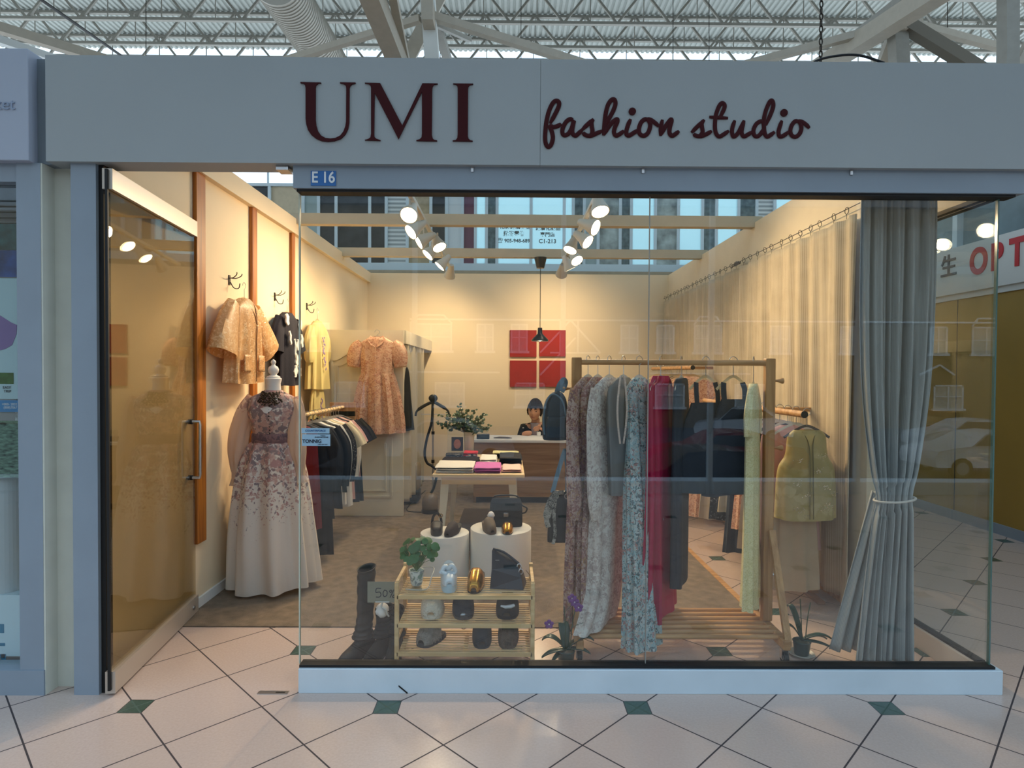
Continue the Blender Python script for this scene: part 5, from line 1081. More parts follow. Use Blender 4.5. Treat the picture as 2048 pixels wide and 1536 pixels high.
def shoe(name, label, cat, loc, rz, L_, Wd, H, m, top='slip', sole_h=.018, m_sole=None, heelh=0.0, m_in=None, fuzz=0.0, toe_open=0, strap=None, cat2=None, scale=1.0):
    """shoe with its toe towards -y; loc = centre of the sole on what it stands on"""
    t = thing(name, label, cat, loc, rz, 'shoes and slippers on display'); M_ = placed(loc, rz); n = 26
    def outline(y):   # half width along the length, y 0 heel..1 toe
        return Wd / 2 * (.70 + .30 * math.sin(PI * min(1, y * .95 + .1)) ** 1) * (1 if y < .85 else math.sqrt(max(0, 1 - ((y - .85) / .16) ** 2))) * (1 if y > .06 else math.sqrt(max(.05, 1 - ((.06 - y) / .07) ** 2)))
    ys = [0, .02, .06, .15, .3, .45, .6, .72, .82, .9, .95, .985, 1.0]
    def bottom(y): return heelh * (1 - min(1, y / .45)) ** 1.3
    rings = []
    for y in ys:
        w_ = max(outline(y), .004); b = bottom(y); rings.append([(-w_, L_ * (.5 - y), b), (w_, L_ * (.5 - y), b), (w_ * 1.02, L_ * (.5 - y), b + sole_h), (-w_ * 1.02, L_ * (.5 - y), b + sole_h)])
    MB().loft(rings).xf(M_).build('sole', m_sole or m, t, True)
    # upper
    rings = []; y0 = {'slip': .42, 'closed': 0.0, 'mule': .38, 'sandal': .35}[top]
    for k in range(18):
        y = y0 + (1 - y0 - .01) * k / 17; w_ = max(outline(y), .004) * .98; b = bottom(y) + sole_h * .7
        f = (1 - y) / (1 - y0); hh = H * (.38 + .62 * min(1, f * 1.35) ** .7) if top != 'closed' else H * (1.0 if y < .25 else .95 - .6 * min(1, (y - .25) / .65)) 
        if y > .93: hh *= math.sqrt(max(.02, 1 - ((y - .93) / .075) ** 2))
        r = []
        for i in range(n):
            a = PI * i / (n - 1); q = fuzz * math.sin(i * 2.1 + k * 1.7)
            r.append((w_ * math.copysign(abs(math.cos(a)) ** .7, math.cos(a)) * (1 + q), L_ * (.5 - y), b + hh * math.sin(a) ** .8 * (1 + q)))
        rings.append(r)
    mb = MB(); mb.loft(rings, cap=False, close=False)
    if top == 'closed':   # cut an opening: leave the top of the first rings open
        mb = MB(); nn = n
        for ri, r in enumerate(rings):
            if ri < 8: r2 = [(p[0], p[1], min(p[2], bottom(.1) + sole_h + H * (.62 if ri < 7 else .8))) for p in r]
            else: r2 = r
            mb.v += [Vector(p) for p in r2]
        for k in range(len(rings) - 1):
            for i in range(nn - 1):
                if k < 7 and 7 <= i <= nn - 9: continue
                a = k * nn + i; mb.f.append((a, a + 1, a + nn + 1, a + nn))
        o = len(mb.v); mb.f.append(tuple(range(0, 7)) ); mb.f.append(tuple(range(nn - 8, nn)))
    up = mb.xf(M_).build('upper', m, t, True, solid=.004)
    ins = MB(); P = [(-max(outline(y), .003) * .9, L_ * (.5 - y), bottom(y) + sole_h + .001) for y in ys] + [(max(outline(y), .003) * .9, L_ * (.5 - y), bottom(y) + sole_h + .001) for y in ys[::-1]]
    ins.prism(P, (0, 0, .002)); ins.xf(M_).build('insole', m_in or m_sole or m, t)
    if strap:
        for y, z in strap: MB().tube(smooth_path([(-Wd * .4, L_ * (.5 - y), bottom(y) + sole_h), (-Wd * .3, L_ * (.5 - y), bottom(y) + z * .8), (0, L_ * (.5 - y), bottom(y) + z), (Wd * .3, L_ * (.5 - y), bottom(y) + z * .8), (Wd * .4, L_ * (.5 - y), bottom(y) + sole_h)], 4), .009, 8, flat=((0, 1, .0), .012)).xf(M_).build('strap', m, t, True)
    return t
m_sil = mat('silver white leather', C(206, 216, 224), .35, .2); m_goldl = mat('gold metallic leather', C(190, 140, 60), .22, .85, var=.25, vscale=20)
m_fw = mat('white fleece', C(222, 216, 200), .95, bump=1.0, bscale=120); m_fg = mat('grey fur', C(150, 146, 140), .95, var=.15, vscale=60, bump=1.0, bscale=160); m_fb = mat('brown fur', C(96, 80, 66), .95, var=.2, vscale=60, bump=1.0, bscale=160)
m_nv = mat('navy suede', C(34, 42, 54), .85); m_char = mat('charcoal felt', C(46, 50, 58), .9); m_brn = mat('brown leather', C(82, 62, 48), .5); m_tis = mat('white tissue paper', C(232, 230, 226), .7)
def onshelf(px, py, z): p = G(px, py, z); return (p.x, max(SY0 + .115, min(SY1 - .12, .415)), z)
def sx(px): return W(px, 1180, .38).x
def tissue(loc, r, label):
    mb = MB(); rings = []; random.seed(int(loc[0] * 1000) % 97)
    for k in range(1, 8):
        a = PI * k / 8; rings.append([(loc[0] + r * math.sin(a) * math.cos(2 * PI * i / 14) * random.uniform(.8, 1.15), loc[1] + r * math.sin(a) * math.sin(2 * PI * i / 14) * random.uniform(.8, 1.15), loc[2] - r * math.cos(a) * 1.2) for i in range(14)])
    o = mb.loft(rings).build('tissue_paper', m_tis, None, True); tag(o, label, 'paper'); return o
zt_ = .3755
shoe('platform_sandal', 'silver white platform sandal with knotted strap on the top shelf', 'sandal', (sx(897), .40, zt_), .12, .20, .088, .075, m_sil, 'mule', .045, mat('pale blue platform', C(178, 204, 218), .4), strap=((.30, .125), (.45, .10)))
kb = MB(); kb.tube(smooth_path([(sx(882), .36, .46), (sx(890), .37, .495), (sx(897), .375, .48), (sx(904), .37, .50), (sx(911), .37, .465), (sx(897), .355, .455), (sx(884), .36, .47)], 5), .013, 8); kb.build('strap_knot', m_sil, bpy.data.objects['platform_sandal'], True)
shoe('gold_loafer', 'shiny gold pointed shoe on the top shelf between sandal and navy bag', 'shoe', (sx(951), .41, zt_), -.05, .235, .092, .085, m_goldl, 'slip', .012, m_black, heelh=.035)
rows_ = [shoe('fleece_slipper', 'fluffy white fleece slipper on the middle shelf', 'slipper', (sx(864), .41, .2255), 0, .17, .125, .10, m_fw, 'mule', .018, m_fw, fuzz=.03),
 shoe('suede_slipper', 'navy crossed strap slipper on the middle shelf', 'slipper', (sx(926), .41, .2255), .1, .18, .118, .10, m_nv, 'mule', .02, mat('grey slipper sole', C(70, 66, 66), .8)),
 shoe('bow_slipper', 'black slipper with silver bar on the middle shelf', 'slipper', (sx(1015), .41, .2255), -.05, .17, .125, .10, f_blk, 'mule', .016)]
bw = rows_[2]; c = (sx(1015), .345, .29); MB().tube([(c[0] - .035, c[1], c[2] + .002), (c[0] - .01, c[1] - .01, c[2]), (c[0] + .02, c[1] - .01, c[2] + .004), (c[0] + .036, c[1], c[2] + .006)], [.005, .009, .010, .008], 10).build('silver_bar', m_sil, bw, True)
c = (sx(926), .335, .25); MB().ball(c, .02, 10, (1.1, .6, .45)).build('toe_opening', m_sil, rows_[1], True)
shoe('fur_slipper', 'grey fur slipper turned to the left on the bottom shelf', 'slipper', (sx(860), .41, .0755), -.45, .19, .115, .10, m_fg, 'mule', .02, m_char, fuzz=.03)
shoe('felt_slipper', 'charcoal felt slipper in the middle of the bottom shelf', 'slipper', (sx(964), .41, .0755), .05, .20, .105, .11, m_char, 'mule', .016)
shoe('brown_fur_slipper', 'brown fur crossed slipper at the right of the bottom shelf', 'slipper', (sx(1017), .41, .0755), -.05, .20, .11, .10, m_fb, 'mule', .018, fuzz=.035)
# navy handbag on the shelf
t = thing('navy_handbag', 'dark navy trapeze handbag with brown strap on the top shelf', 'bag', (sx(1015), .42, zt_)); bxx = sx(1015)
def bagpt(u, v, w_): return (bxx + u, .42 + w_, zt_ + v)
R_ = [[(-.095, -.055, .0), (.085, -.075, -.0), (.105, .05, .0), (-.08, .06, 0)], [(-.085, -.03, .20), (.055, -.03, .115), (.065, .01, .12), (-.075, .01, .205)]]
mb = MB(); rr = []
for k in range(3):
    f = k / 2; rr.append([(bxx + a[0] + (b[0] - a[0]) * f + (.004 * math.sin(f * PI)), .42 + a[1] + (b[1] - a[1]) * f, zt_ + .002 + a[2] + (b[2] - a[2]) * f) for a, b in zip(*R_)])
m_nvb = mat('dark navy leather', C(28, 36, 50), .4)
mb.loft(rr).build('bag_body', m_nvb, t)
MB().tube(smooth_path([(bxx - .08, .41, zt_ + .205), (bxx - .02, .41, zt_ + .185), (bxx + .06, .41, zt_ + .125)], 6), .007, 8).build('top_edge', m_nvb, t, True)
MB().tube(smooth_path([(bxx + .06, .40, zt_ + .12), (bxx + .075, .38, zt_ + .085), (bxx + .095, .37, zt_ + .06), (bxx + .125, .37, zt_ + .045), (bxx + .13, .40, zt_ + .05), (bxx + .10, .42, zt_ + .085)], 5), .010, 8, flat=((.3, .2, 1), .004)).build('strap', m_brn, t, True)
for c in ((bxx + .062, .39, zt_ + .115), (bxx + .072, .38, zt_ + .09)): MB().tube([(c[0] + .011 * math.cos(a), c[1], c[2] + .014 * math.sin(a)) for a in [i * PI / 6 for i in range(13)]], .0025, 6).build('ring', m_steel, t, True)
MB().box((bxx - .066, .378, zt_ + .15), (bxx - .045, .381, zt_ + .153)).build('maker_plate', m_steel, t)
# pilea in a printed pot on a clear tray
def leafdisc(mb, c, r, nrm, bend=.15):
    nrm = Vector(nrm).normalized(); a = nrm.orthogonal().normalized(); b = nrm.cross(a); c = Vector(c); n = 12; o = len(mb.v)
    mb.v.append(c); 
    for i in range(n): q = 2 * PI * i / n; mb.v.append(c + (a * math.cos(q) * r + b * math.sin(q) * r * .9) - nrm * r * bend)
    for i in range(n): mb.f.append((o, o + 1 + i, o + 1 + (i + 1) % n))
px_ = sx(832)
t = thing('potted_plant', 'round leaved green plant in a white printed pot on the top shelf', 'plant', (px_, .40, .385))
MB().lathe([(.026, .3855), (.032, .40), (.040, .462), (.042, .468), (.036, .466), (.03, .45)], (px_, .40, 0), 24).build('pot', floral('printed pot', C(210, 218, 214), [C(60, 110, 90), C(90, 110, 120)], 30, .35, 0), t, True)
m_leaf = mat('round green leaf', C(44, 104, 46), .4, var=.25, vscale=12, trans=.15); m_stem = mat('green stem', C(90, 122, 60), .6)
random.seed(11); lf = MB(); stm = MB()
for k in range(58):
    a = random.uniform(0, 2 * PI); r = random.uniform(.01, .10) ; z = .50 + random.uniform(0, .12) * (1 - r * 3) + .03; c = (px_ + r * math.cos(a) * 1.0 + .004, .40 + r * .7 * math.sin(a), z)
    leafdisc(lf, c, random.uniform(.014, .027), (math.cos(a) * .5, math.sin(a) * .5 - .55, .6)); stm.tube([(px_, .40, .46), (px_ + r * .5 * math.cos(a), .40 + r * .35 * math.sin(a), (z + .46) / 2 + .015), c], .0013, 5)
leafdisc(lf, (px_ + .10, .38, .60), .02, (.3, -.8, .4)); leafdisc(lf, (px_ + .115, .39, .585), .015, (.3, -.8, .1)); stm.tube([(px_ + .02, .4, .5), (px_ + .06, .39, .57), (px_ + .10, .38, .60)], .0015, 5)
lf.build('leaves', m_leaf, t, True)['kind'] = 'stuff'; stm.build('stems', m_stem, t, True)['kind'] = 'stuff'
m_acr = glass('clear acrylic', (.95, .96, .96, 1))
o = MB().box((px_ - .055, .335, .376), (px_ + .075, .475, .3795), .002).build('clear_tray', m_acr); tag(o, 'clear acrylic tray under the round leaved plant', 'tray')
tr = MB(); tr.tube(smooth_path([(px_ - .05, .34, .382), (px_ + .06, .34, .382), (px_ + .085, .36, .44), (px_ + .085, .46, .46), (px_ + .02, .47, .46)], 5), .003, 8); tr.build('tray_rim', mat('clear plastic rim', C(190, 190, 184), .2), o, True)

# ---- boots and the 50% card
def boot(label, x, y, rz, hz, m, r_top, slouch=0.0, heel=.03, lean=0.0, name='tall_boot'):
    t = thing(name, label, 'boot', (x, y, 0), rz); M_ = placed((x, y, 0), rz); n = 28
    rows_ = interp([[0.10, .052, .058, .0, .005], [.14, .042, .05, .0, .012], [hz * .45 if hz > .3 else .18, r_top * .95, r_top * 1.05, .004, .02], [hz * .8, r_top, r_top * 1.1, .004 + lean * .5, .02], [hz, r_top * 1.04, r_top * 1.15, lean, .02]], 6)
    rings = []
    for i, (z, hw, ht, cx, cy) in enumerate(rows_):
        wr = .003 * math.sin(i * 1.9); rings.append([(cx + (hw + wr) * math.cos(2 * PI * k / n), cy + (ht + wr) * math.sin(2 * PI * k / n), z + .012 * math.sin(2 * PI * k / n) * (i / len(rows_))) for k in range(n)])
    MB().loft(rings, cap=False).xf(M_).build('shaft', m, t, True, solid=.004)
    rings = []
    for k in range(15):
        y_ = k / 14; yy = .075 - y_ * .25; w_ = [.030, .036, .038, .038, .037, .036, .036, .038, .040, .041, .040, .037, .031, .022, .010][k]; hh = [.10, .12, .125, .125, .12, .105, .09, .078, .068, .06, .054, .048, .04, .032, .02][k]; b = heel * max(0, 1 - y_ / .4) ** .8 * .4 + .012
        rings.append([(w_ * math.cos(a), yy, b + (hh * math.sin(a) if math.sin(a) > 0 else 0)) for a in [2 * PI * i / 24 for i in range(24)]])
    MB().loft(rings).xf(M_).build('foot', m, t, True)
    rings = [[(s_ * 1.03 * w_, .078 - y_ * .256, z) for s_, z in ((-1, 0), (1, 0), (1, .014), (-1, .014))] for y_, w_ in zip([k / 14 for k in range(15)], [.028, .034, .037, .037, .036, .034, .033, .037, .040, .042, .041, .038, .032, .023, .010])]
    MB().loft(rings).xf(M_).build('sole', m_black, t); MB().box((-.032, .02, 0), (.032, .076, heel), .004).xf(M_).build('heel', m_black, t)
    return t
m_boot = mat('dark brown black leather', C(30, 26, 25), .5, bump=.1, bscale=40); m_sue = mat('black suede', C(18, 17, 18), .9)
b1 = W(722, 1300, .36); boot('tall black leather boot standing left of the bamboo shelf', b1.x - .005, .40, -.55, .475, m_boot, .043, lean=.015)
b2 = W(758, 1300, .36); boot('black ankle boot stuffed with tissue beside the tall boot', b2.x + .005, .42, -.35, .245, m_sue, .043, name='ankle_boot')
b3 = W(786, 1300, .36); boot('second black ankle boot partly behind the left shelf post', b3.x, .43, .05, .235, m_sue, .040, name='ankle_boot')
tissue((b2.x + .01, .40, .245), .034, 'white tissue paper stuffed into the ankle boot')
cr = W(765, 1184, .36); t = thing('price_card_stand', 'small clear stand in front of the boots carrying a grey card', 'stand', (cr.x, .36, .245))
MB().box((cr.x - .038, .35, .305), (cr.x + .038, .375, .311), .002).build('clip_bar', m_acr if 0 else mat('clip plastic', C(206, 208, 204), .3), t)
MB().tube(smooth_path([(cr.x, .36, .305), (cr.x - .005, .36, .28), (cr.x + .018, .36, .265), (cr.x + .022, .37, .24), (cr.x + .03, .38, .22)], 5), .005, 8).build('stem', mat('clip plastic stem', C(206, 208, 204), .3), t, True)
a, b = W(735, 1163, .358), W(797, 1205, .358); o = MB().box((a.x, .356, b.z), (b.x, .358, a.z)).build('discount_card', mat('grey green card', C(138, 136, 120), .8)); tag(o, 'grey card with handwritten 50% beside the bamboo shelf', 'card')
hw_ = MB()
def hwp(x, y): q = W(735 + x, 1163 + y, .355); return q
for st in ([(27, 14), (18, 14), (17, 22), (24, 21), (27, 26), (24, 31), (17, 31)], [(34, 17), (31, 23), (33, 30), (38, 28), (39, 20), (34, 17)], [(46, 17), (44, 20), (47, 22), (49, 18), (46, 17)], [(53, 16), (45, 32)], [(52, 27), (50, 31), (53, 32), (55, 28), (52, 27)]):
    hw_.tube(smooth_path([hwp(*p) for p in st], 3), .0022, 6)
hw_.build('handwriting', m_ink, o, True)

# ---- orchids
def orchid(label, px, py, Y, seed, flowers):
    random.seed(seed); b = G(px, py); x, y = b.x, b.y; t = thing('orchid', label, 'plant', (x, y, 0))
    MB().lathe([(.033, .0), (.037, .005), (.046, .075), (.049, .078), (.046, .082), (.04, .07)], (x, y, 0), 24).build('pot', mat('dark green plastic pot %d' % seed, C(40, 62, 56), .3), t, True)
    m_ol = mat('dark orchid leaf %d' % seed, C(28, 62, 46), .3)
    for k, (a, L_, w_, rise) in enumerate(((PI * .93, .13, .027, .05), (PI * 1.12, .14, .022, .0), (PI * .05, .15, .026, .05), (-.25, .13, .02, .01), (PI * .55, .12, .03, .09), (PI * 1.25, .11, .02, -.01)) if flowers else ((PI * .6, .16, .022, .12), (-.2, .16, .018, .03), (-.45, .17, .016, .0), (PI * .9, .10, .02, .06), (.2, .15, .018, .02))):
        d = Vector((math.cos(a), math.sin(a) * .6, 0)); s = Vector((-d.y, d.x, 0)).normalized(); mb = MB()
        def f(u, v): 
            q = v; r = L_ * q; hh = .08 + rise * math.sin(q * PI * .6) * 1.5 - .03 * q ** 3; ww = w_ * math.sin(PI * min(1, .12 + q * .86)) ** .7
            return Vector((x, y, hh)) + d * r + s * (2 * u - 1) * ww + Vector((0, 0, .008 * (2 * u - 1) ** 2))
        mb.grid(f, 6, 14); mb.build('leaf', m_ol, t, True, solid=.003)
    m_os = mat('orchid stem %d' % seed, C(60, 76, 50), .5)
    st = [[(x + .0, y, .08), (x - .005, y, .2), (x - .012, y, .31)], [(x + .02, y, .08), (x + .03, y, .2), (x + .045, y, .29)]]
    for s_ in st:
        MB().tube(smooth_path(s_, 5), .003, 6).build('flower_stem', m_os, t, True)
    if flowers:
        m_pet = mat('purple orchid petal', C(128, 70, 150), .5, trans=.2); m_cen = mat('white orchid centre', C(220, 200, 220), .5)
        tw = [[(x - .008, y, .22), (x - .04, y - .01, .228), (x - .085, y - .01, .222)], [(x - .004, y, .17), (x + .02, y, .26), (x + .05, y, .30), (x + .06, y, .315)], [(x + .03, y, .2), (x + .06, y, .215), (x + .09, y, .225)], [(x - .01, y, .28), (x + .02, y, .31), (x + .04, y, .33)]]
        for s_ in tw: MB().tube(smooth_path(s_, 4), .0014, 5).build('twig', m_os, t, True)
        for c in ((x - .092, y - .012, .222), (x + .042, y, .335), (x + .062, y - .01, .31), (x + .03, y + .01, .35)):
            fl = MB()
            for k in range(5):
                a = k * 2 * PI / 5 + .3; cc = Vector(c); dd_ = Vector((math.cos(a), -.2, math.sin(a)))
                fl.ball(cc + dd_ * .015, .0145, 8, (.75, .3, .75))
            fo = fl.build('flower', m_pet, t, True); MB().ball(Vector(c) + Vector((0, -.006, 0)), .004, 6).build('flower_centre', m_cen, fo, True)
    return x, y
orchid('orchid with small purple flowers on the tiles right of the shoe shelf', 1132, 1330, 0, 1, True)
x, y = orchid('dark leaved orchid without flowers beside the right castor', 1603, 1310, 0, 2, False)
o = MB().lathe([(.03, .0005), (.058, .004), (.068, .014), (.066, .015), (.05, .006)], (x, y, 0), 28).build('saucer', mat('clear plastic saucer', C(196, 190, 176), .2)); tag(o, 'pale plastic saucer under the flowerless orchid', 'saucer')

# ============================================================ ROUND PEDESTALS AND WHAT STANDS ON THEM
m_ped = mat('white round pedestal', C(218, 214, 204), .6, var=.02)
for (x, y, r, h, lb) in ((-.445, 1.45, .172, .40, 'smaller and lower of the two white round pedestals'), (-.046, 1.47, .217, .43, 'larger and taller of the two white round pedestals')):
    o = MB().lathe([(r, 0), (r, h - .003), (r - .003, h)], (x, y, 0), 64).build('round_pedestal', m_ped, None, True); tag(o, lb, 'pedestal')
shoe('strap_sandal', 'dark platform sandal with gold buckle on the lower pedestal', 'sandal', (-.50, 1.42, .401), .1, .19, .085, .045, m_boot, 'mule', .05, mat('dark brown platform', C(52, 48, 44), .6), strap=((.15, .125), (.35, .07)))
MB().tube([(-.475 + .012 * math.cos(a), 1.46, .515 + .012 * math.sin(a)) for a in [i * PI / 6 for i in range(13)]], .003, 6).build('buckle', m_goldl, bpy.data.objects['strap_sandal'], True)
shoe('court_shoe', 'dark brown pointed shoe with tissue on the lower pedestal', 'shoe', (-.385, 1.40, .401), -.3, .21, .078, .075, mat('dark brown suede', C(50, 38, 34), .8), 'slip', .01, m_black, heelh=.04)
tissue((-.385, 1.40, .455), .026, 'white tissue in the dark brown pointed shoe')
shoe('grey_pump', 'grey brown bow shoe standing left on the taller pedestal', 'shoe', (-.125, 1.36, .431), .25, .20, .085, .085, mat('taupe suede', C(104, 90, 74), .8), 'slip', .012, m_brn, heelh=.04)
tissue((-.115, 1.40, .53), .025, 'white tissue sticking out of the grey brown shoe')
shoe('gold_toe_flat', 'gold and black flat shoe standing right on the taller pedestal', 'shoe', (.0, 1.35, .431), 0, .18, .082, .055, m_goldl, 'slip', .012, m_black)
# black handbag with clasp
t = thing('black_handbag', 'black velvet handbag with square silver clasp on the taller pedestal', 'bag', (-.01, 1.53, .431)); bx0 = -.01
rings = []
for z, hw, ht in interp([[.432, .10, .045], [.44, .118, .055], [.53, .117, .055], [.60, .11, .04], [.625, .10, .025], [.63, .09, .01]], 4): rings.append(ring_pts(bx0, 1.53, z, hw, ht, 40, sq=5))
MB().loft(rings).build('bag_body', mat('black velvet', C(14, 14, 17), .8), t, True)
rings = []
for z, hw, dy in ((.628, .10, -.025), (.60, .113, -.045), (.55, .117, -.059), (.515, .116, -.0615), (.51, .10, -.0615)): rings.append([(bx0 - hw, 1.53 + dy, z), (bx0 + hw, 1.53 + dy, z)])
mb = MB(); 
for r in rings: mb.v += [Vector(p) for p in r]
for k in range(4): mb.f.append((2 * k, 2 * k + 1, 2 * k + 3, 2 * k + 2))
mb.build('flap', m_lth, t, solid=.003)
MB().box((bx0 - .017, 1.462, .505), (bx0 + .017, 1.4665, .535), .003).box((bx0 - .009, 1.460, .513), (bx0 + .009, 1.463, .527)).build('clasp', m_steel, t)
MB().tube(smooth_path([(bx0 - .09, 1.53, .625), (bx0 - .07, 1.53, .645), (bx0 + .06, 1.53, .648), (bx0 + .095, 1.53, .625)], 6), .006, 8).build('top_handle', m_lth, t, True)
MB().tube(smooth_path([(bx0 + .10, 1.53, .62), (bx0 + .115, 1.5, .585), (bx0 + .15, 1.49, .565), (bx0 + .14, 1.49, .535), (bx0 + .115, 1.5, .525)], 5), .006, 8).build('side_strap', m_lth, t, True)
# ============================================================ DISPLAY TABLE
TX0, TX1, TY0, TY1, TZ = -.605, .137, 2.0, 3.22, .72
t = thing('display_table', 'pale wooden display table with splayed legs and folded clothes on it', 'table', ((TX0 + TX1) / 2, (TY0 + TY1) / 2, 0))
m_tt = wood('pale table top', C(216, 184, 134), C(236, 210, 164), (14, 1, 1), 2)
MB().box((TX0, TY0, TZ - .025), (TX1, TY1, TZ), .006).build('table_top', m_tt, t)
MB().box((TX0 + .07, TY0 + .06, TZ - .09), (TX1 - .07, TY1 - .06, TZ - .026)).build('apron', m_tt, t)
m_leg = mat('cream table leg', C(216, 206, 182), .6)
for x, sx_ in ((TX0 + .10, -1), (TX1 - .10, 1)):
    for y, sy_ in ((TY0 + .10, -1), (TY1 - .10, 1)):
        tp_ = Vector((x, y, TZ - .03)); bt_ = Vector((x + sx_ * .05, y + sy_ * .03, 0)); mb = MB()
        mb.loft([[bt_ + Vector((a * .018, b * .018, 0)) for a, b in ((-1, -1), (1, -1), (1, 1), (-1, 1))], [tp_ + Vector((a * .035, b * .03, 0)) for a, b in ((-1, -1), (1, -1), (1, 1), (-1, 1))]]); mb.build('leg', m_leg, t)
def folded(label, px0, px1, pyf, pyb, m, layers=3, h=.012, lift=0.0, extra=None):
    p = G((px0 + px1) / 2, pyf, TZ); q = G((px0 + px1) / 2, pyb, TZ); k = (p.y + 2.92) / FP; w_ = (px1 - px0) * k; y0 = max(p.y, TY0 + .01); y1 = min(max(q.y, y0 + .12), 3.04)
    y0 = min(y0, y1 - .14); h *= 1.35
    xc = p.x; t = thing('folded_garment', label, 'folded clothing', (xc, (y0 + y1) / 2, TZ + lift)); z = TZ + lift + .0008
    for i in range(layers):
        j = random.uniform(-.008, .008); rr = []
        def f(u, v, z=z, i=i, j=j):
            return None
        mb = MB(); nn = 10; X0, X1 = xc - w_ / 2 + .01 * random.random(), xc + w_ / 2 - .01 * random.random()
        for a in range(nn + 1):
            y = y0 + (y1 - y0) * a / nn; e = math.sqrt(max(0.02, 1 - (2 * a / nn - 1) ** 4)); hh = h * e; wv = .0016 * math.sin(a * 1.3 + i); ring = []
            for b_ in range(16):
                an = 2 * PI * b_ / 16; cx = math.copysign(abs(math.cos(an)) ** .25, math.cos(an)); cz = math.copysign(abs(math.sin(an)) ** .6, math.sin(an))
                ring.append(((X0 + X1) / 2 + (X1 - X0) / 2 * cx * (.97 + .03 * e), y + j, z + h / 2 + hh / 2 * cz + wv * (cz > 0) + .0028 * math.sin(5 * cx + a * .9 + i * 2) * (cz > 0)))
            rr.append(ring)
        MB().loft(rr).build('fold', (extra or m) if (extra and i == layers - 1) else m, t, True); z += h
    return t
f_mag = mat('orchid pink cotton', C(206, 112, 178), .85); f_lp = mat('light pink cotton', C(232, 196, 182), .85); f_nr = floral('navy white and red stripe', C(24, 26, 40), [C(180, 24, 34), C(230, 228, 224)], 14, .45, 0)
folded('stack of cream folded tops at the front left of the table', 868, 948, 947, 932, f_white, 3, .013)
folded('orchid pink folded top at the front middle of the table', 947, 1003, 947, 934, f_mag, 3, .012)
folded('light pink folded top at the front right of the table', 1003, 1044, 946, 934, f_lp, 2, .012)
folded('navy and white folded knit behind the cream stack', 880, 958, 929, 920, f_navy, 2, .014)
folded('white ruffled folded blouse in the middle of the table', 958, 995, 930, 919, f_white, 3, .013)
folded('black folded clothes at the right of the table', 997, 1045, 930, 917, f_blk, 4, .012)
folded('black and white folded sweater at the back left', 890, 930, 917, 911, f_spot, 2, .016)
folded('red and white striped folded knit at the back', 925, 956, 917, 911, f_nr, 3, .016, extra=mat('red knit', C(190, 24, 34), .85))
folded('olive topped dark folded stack at the back right', 985, 1038, 915, 910, f_blk, 3, .016, extra=mat('pale olive cloth', C(214, 206, 150), .85))
# poster stand, plant vase
pp_ = W(918, 900, 3.12); t = thing('poster_stand', 'upright acrylic stand with a portrait picture at the back of the table', 'stand', (pp_.x, 3.12, TZ))
a, b = W(895, 852, 3.12), W(928, 905, 3.12)
MB().box((a.x, 3.115, TZ + .001), (b.x, 3.125, a.z)).build('acrylic_sheet', m_acr, t); MB().box((a.x, 3.08, TZ + .0005), (b.x, 3.16, TZ + .006)).build('foot', m_acr, t)
a2, b2_ = W(903, 874, 3.11), W(926, 902, 3.11); pc = MB().box((a2.x, 3.108, b2_.z), (b2_.x, 3.112, a2.z)).build('picture', mat('dark picture ground', C(50, 36, 36), .4, var=.5, vscale=30), t)
cx_, cz_ = (a2.x + b2_.x) / 2, (a2.z + b2_.z) / 2; MB().prism([(cx_ + .035 * math.cos(q), 3.107, cz_ + .048 * math.sin(q)) for q in [i * PI / 8 for i in range(16)]], (0, .001, 0)).build('face_shape', mat('picture skin tone', C(190, 120, 92), .5, var=.2, vscale=20), pc)
vp = W(938, 905, 3.12); vx = vp.x
t = thing('table_plant', 'leafy branching plant in a tall pale vase at the back of the table', 'plant', (vx, 3.12, TZ))
MB().lathe([(.035, TZ + .001), (.045, TZ + .01), (.052, TZ + .20), (.05, TZ + .235), (.044, TZ + .235), (.042, TZ + .2)], (vx, 3.12, 0), 24).build('vase', mat('pale glazed vase', C(196, 188, 166), .3), t, True)
random.seed(21); lv = MB(); tw = MB()
for k in range(34):
    a = random.uniform(0, 2 * PI); L_ = random.uniform(.18, .34); el = random.uniform(.35, 1.4); d = Vector((math.cos(a) * math.cos(el), math.sin(a) * math.cos(el) * .6, math.sin(el))); p0 = Vector((vx - .03, 3.12, TZ + .22)); p1 = p0 + d * L_ + Vector((0, 0, -.04 * math.cos(el)))
    tw.tube([p0, (p0 + p1) / 2 + Vector((0, 0, .02)), p1], .0022, 5)
    for j in range(11):
        q = p0.lerp(p1, .35 + .065 * j) + Vector((random.uniform(-.02, .02), random.uniform(-.02, .02), random.uniform(-.015, .025))); nrm = Vector((random.uniform(-.6, .6), -.7, random.uniform(0, 1))); leafdisc(lv, q, random.uniform(.011, .019), nrm, .2)
lv.build('leaves', mat('dark glossy leaves', C(46, 68, 34), .35, var=.3, vscale=10), t, True)['kind'] = 'stuff'; tw.build('twigs', mat('brown twigs', C(80, 64, 40), .7), t, True)['kind'] = 'stuff'
o = MB().box((-.42, 2.35, .002), (.02, 2.95, .24), .01).build('storage_box', mat('grey striped fabric box', C(112, 112, 116), .9, var=.35, vscale=3, stretch=(.2, .2, 60))); tag(o, 'grey striped fabric storage box under the display table', 'box')

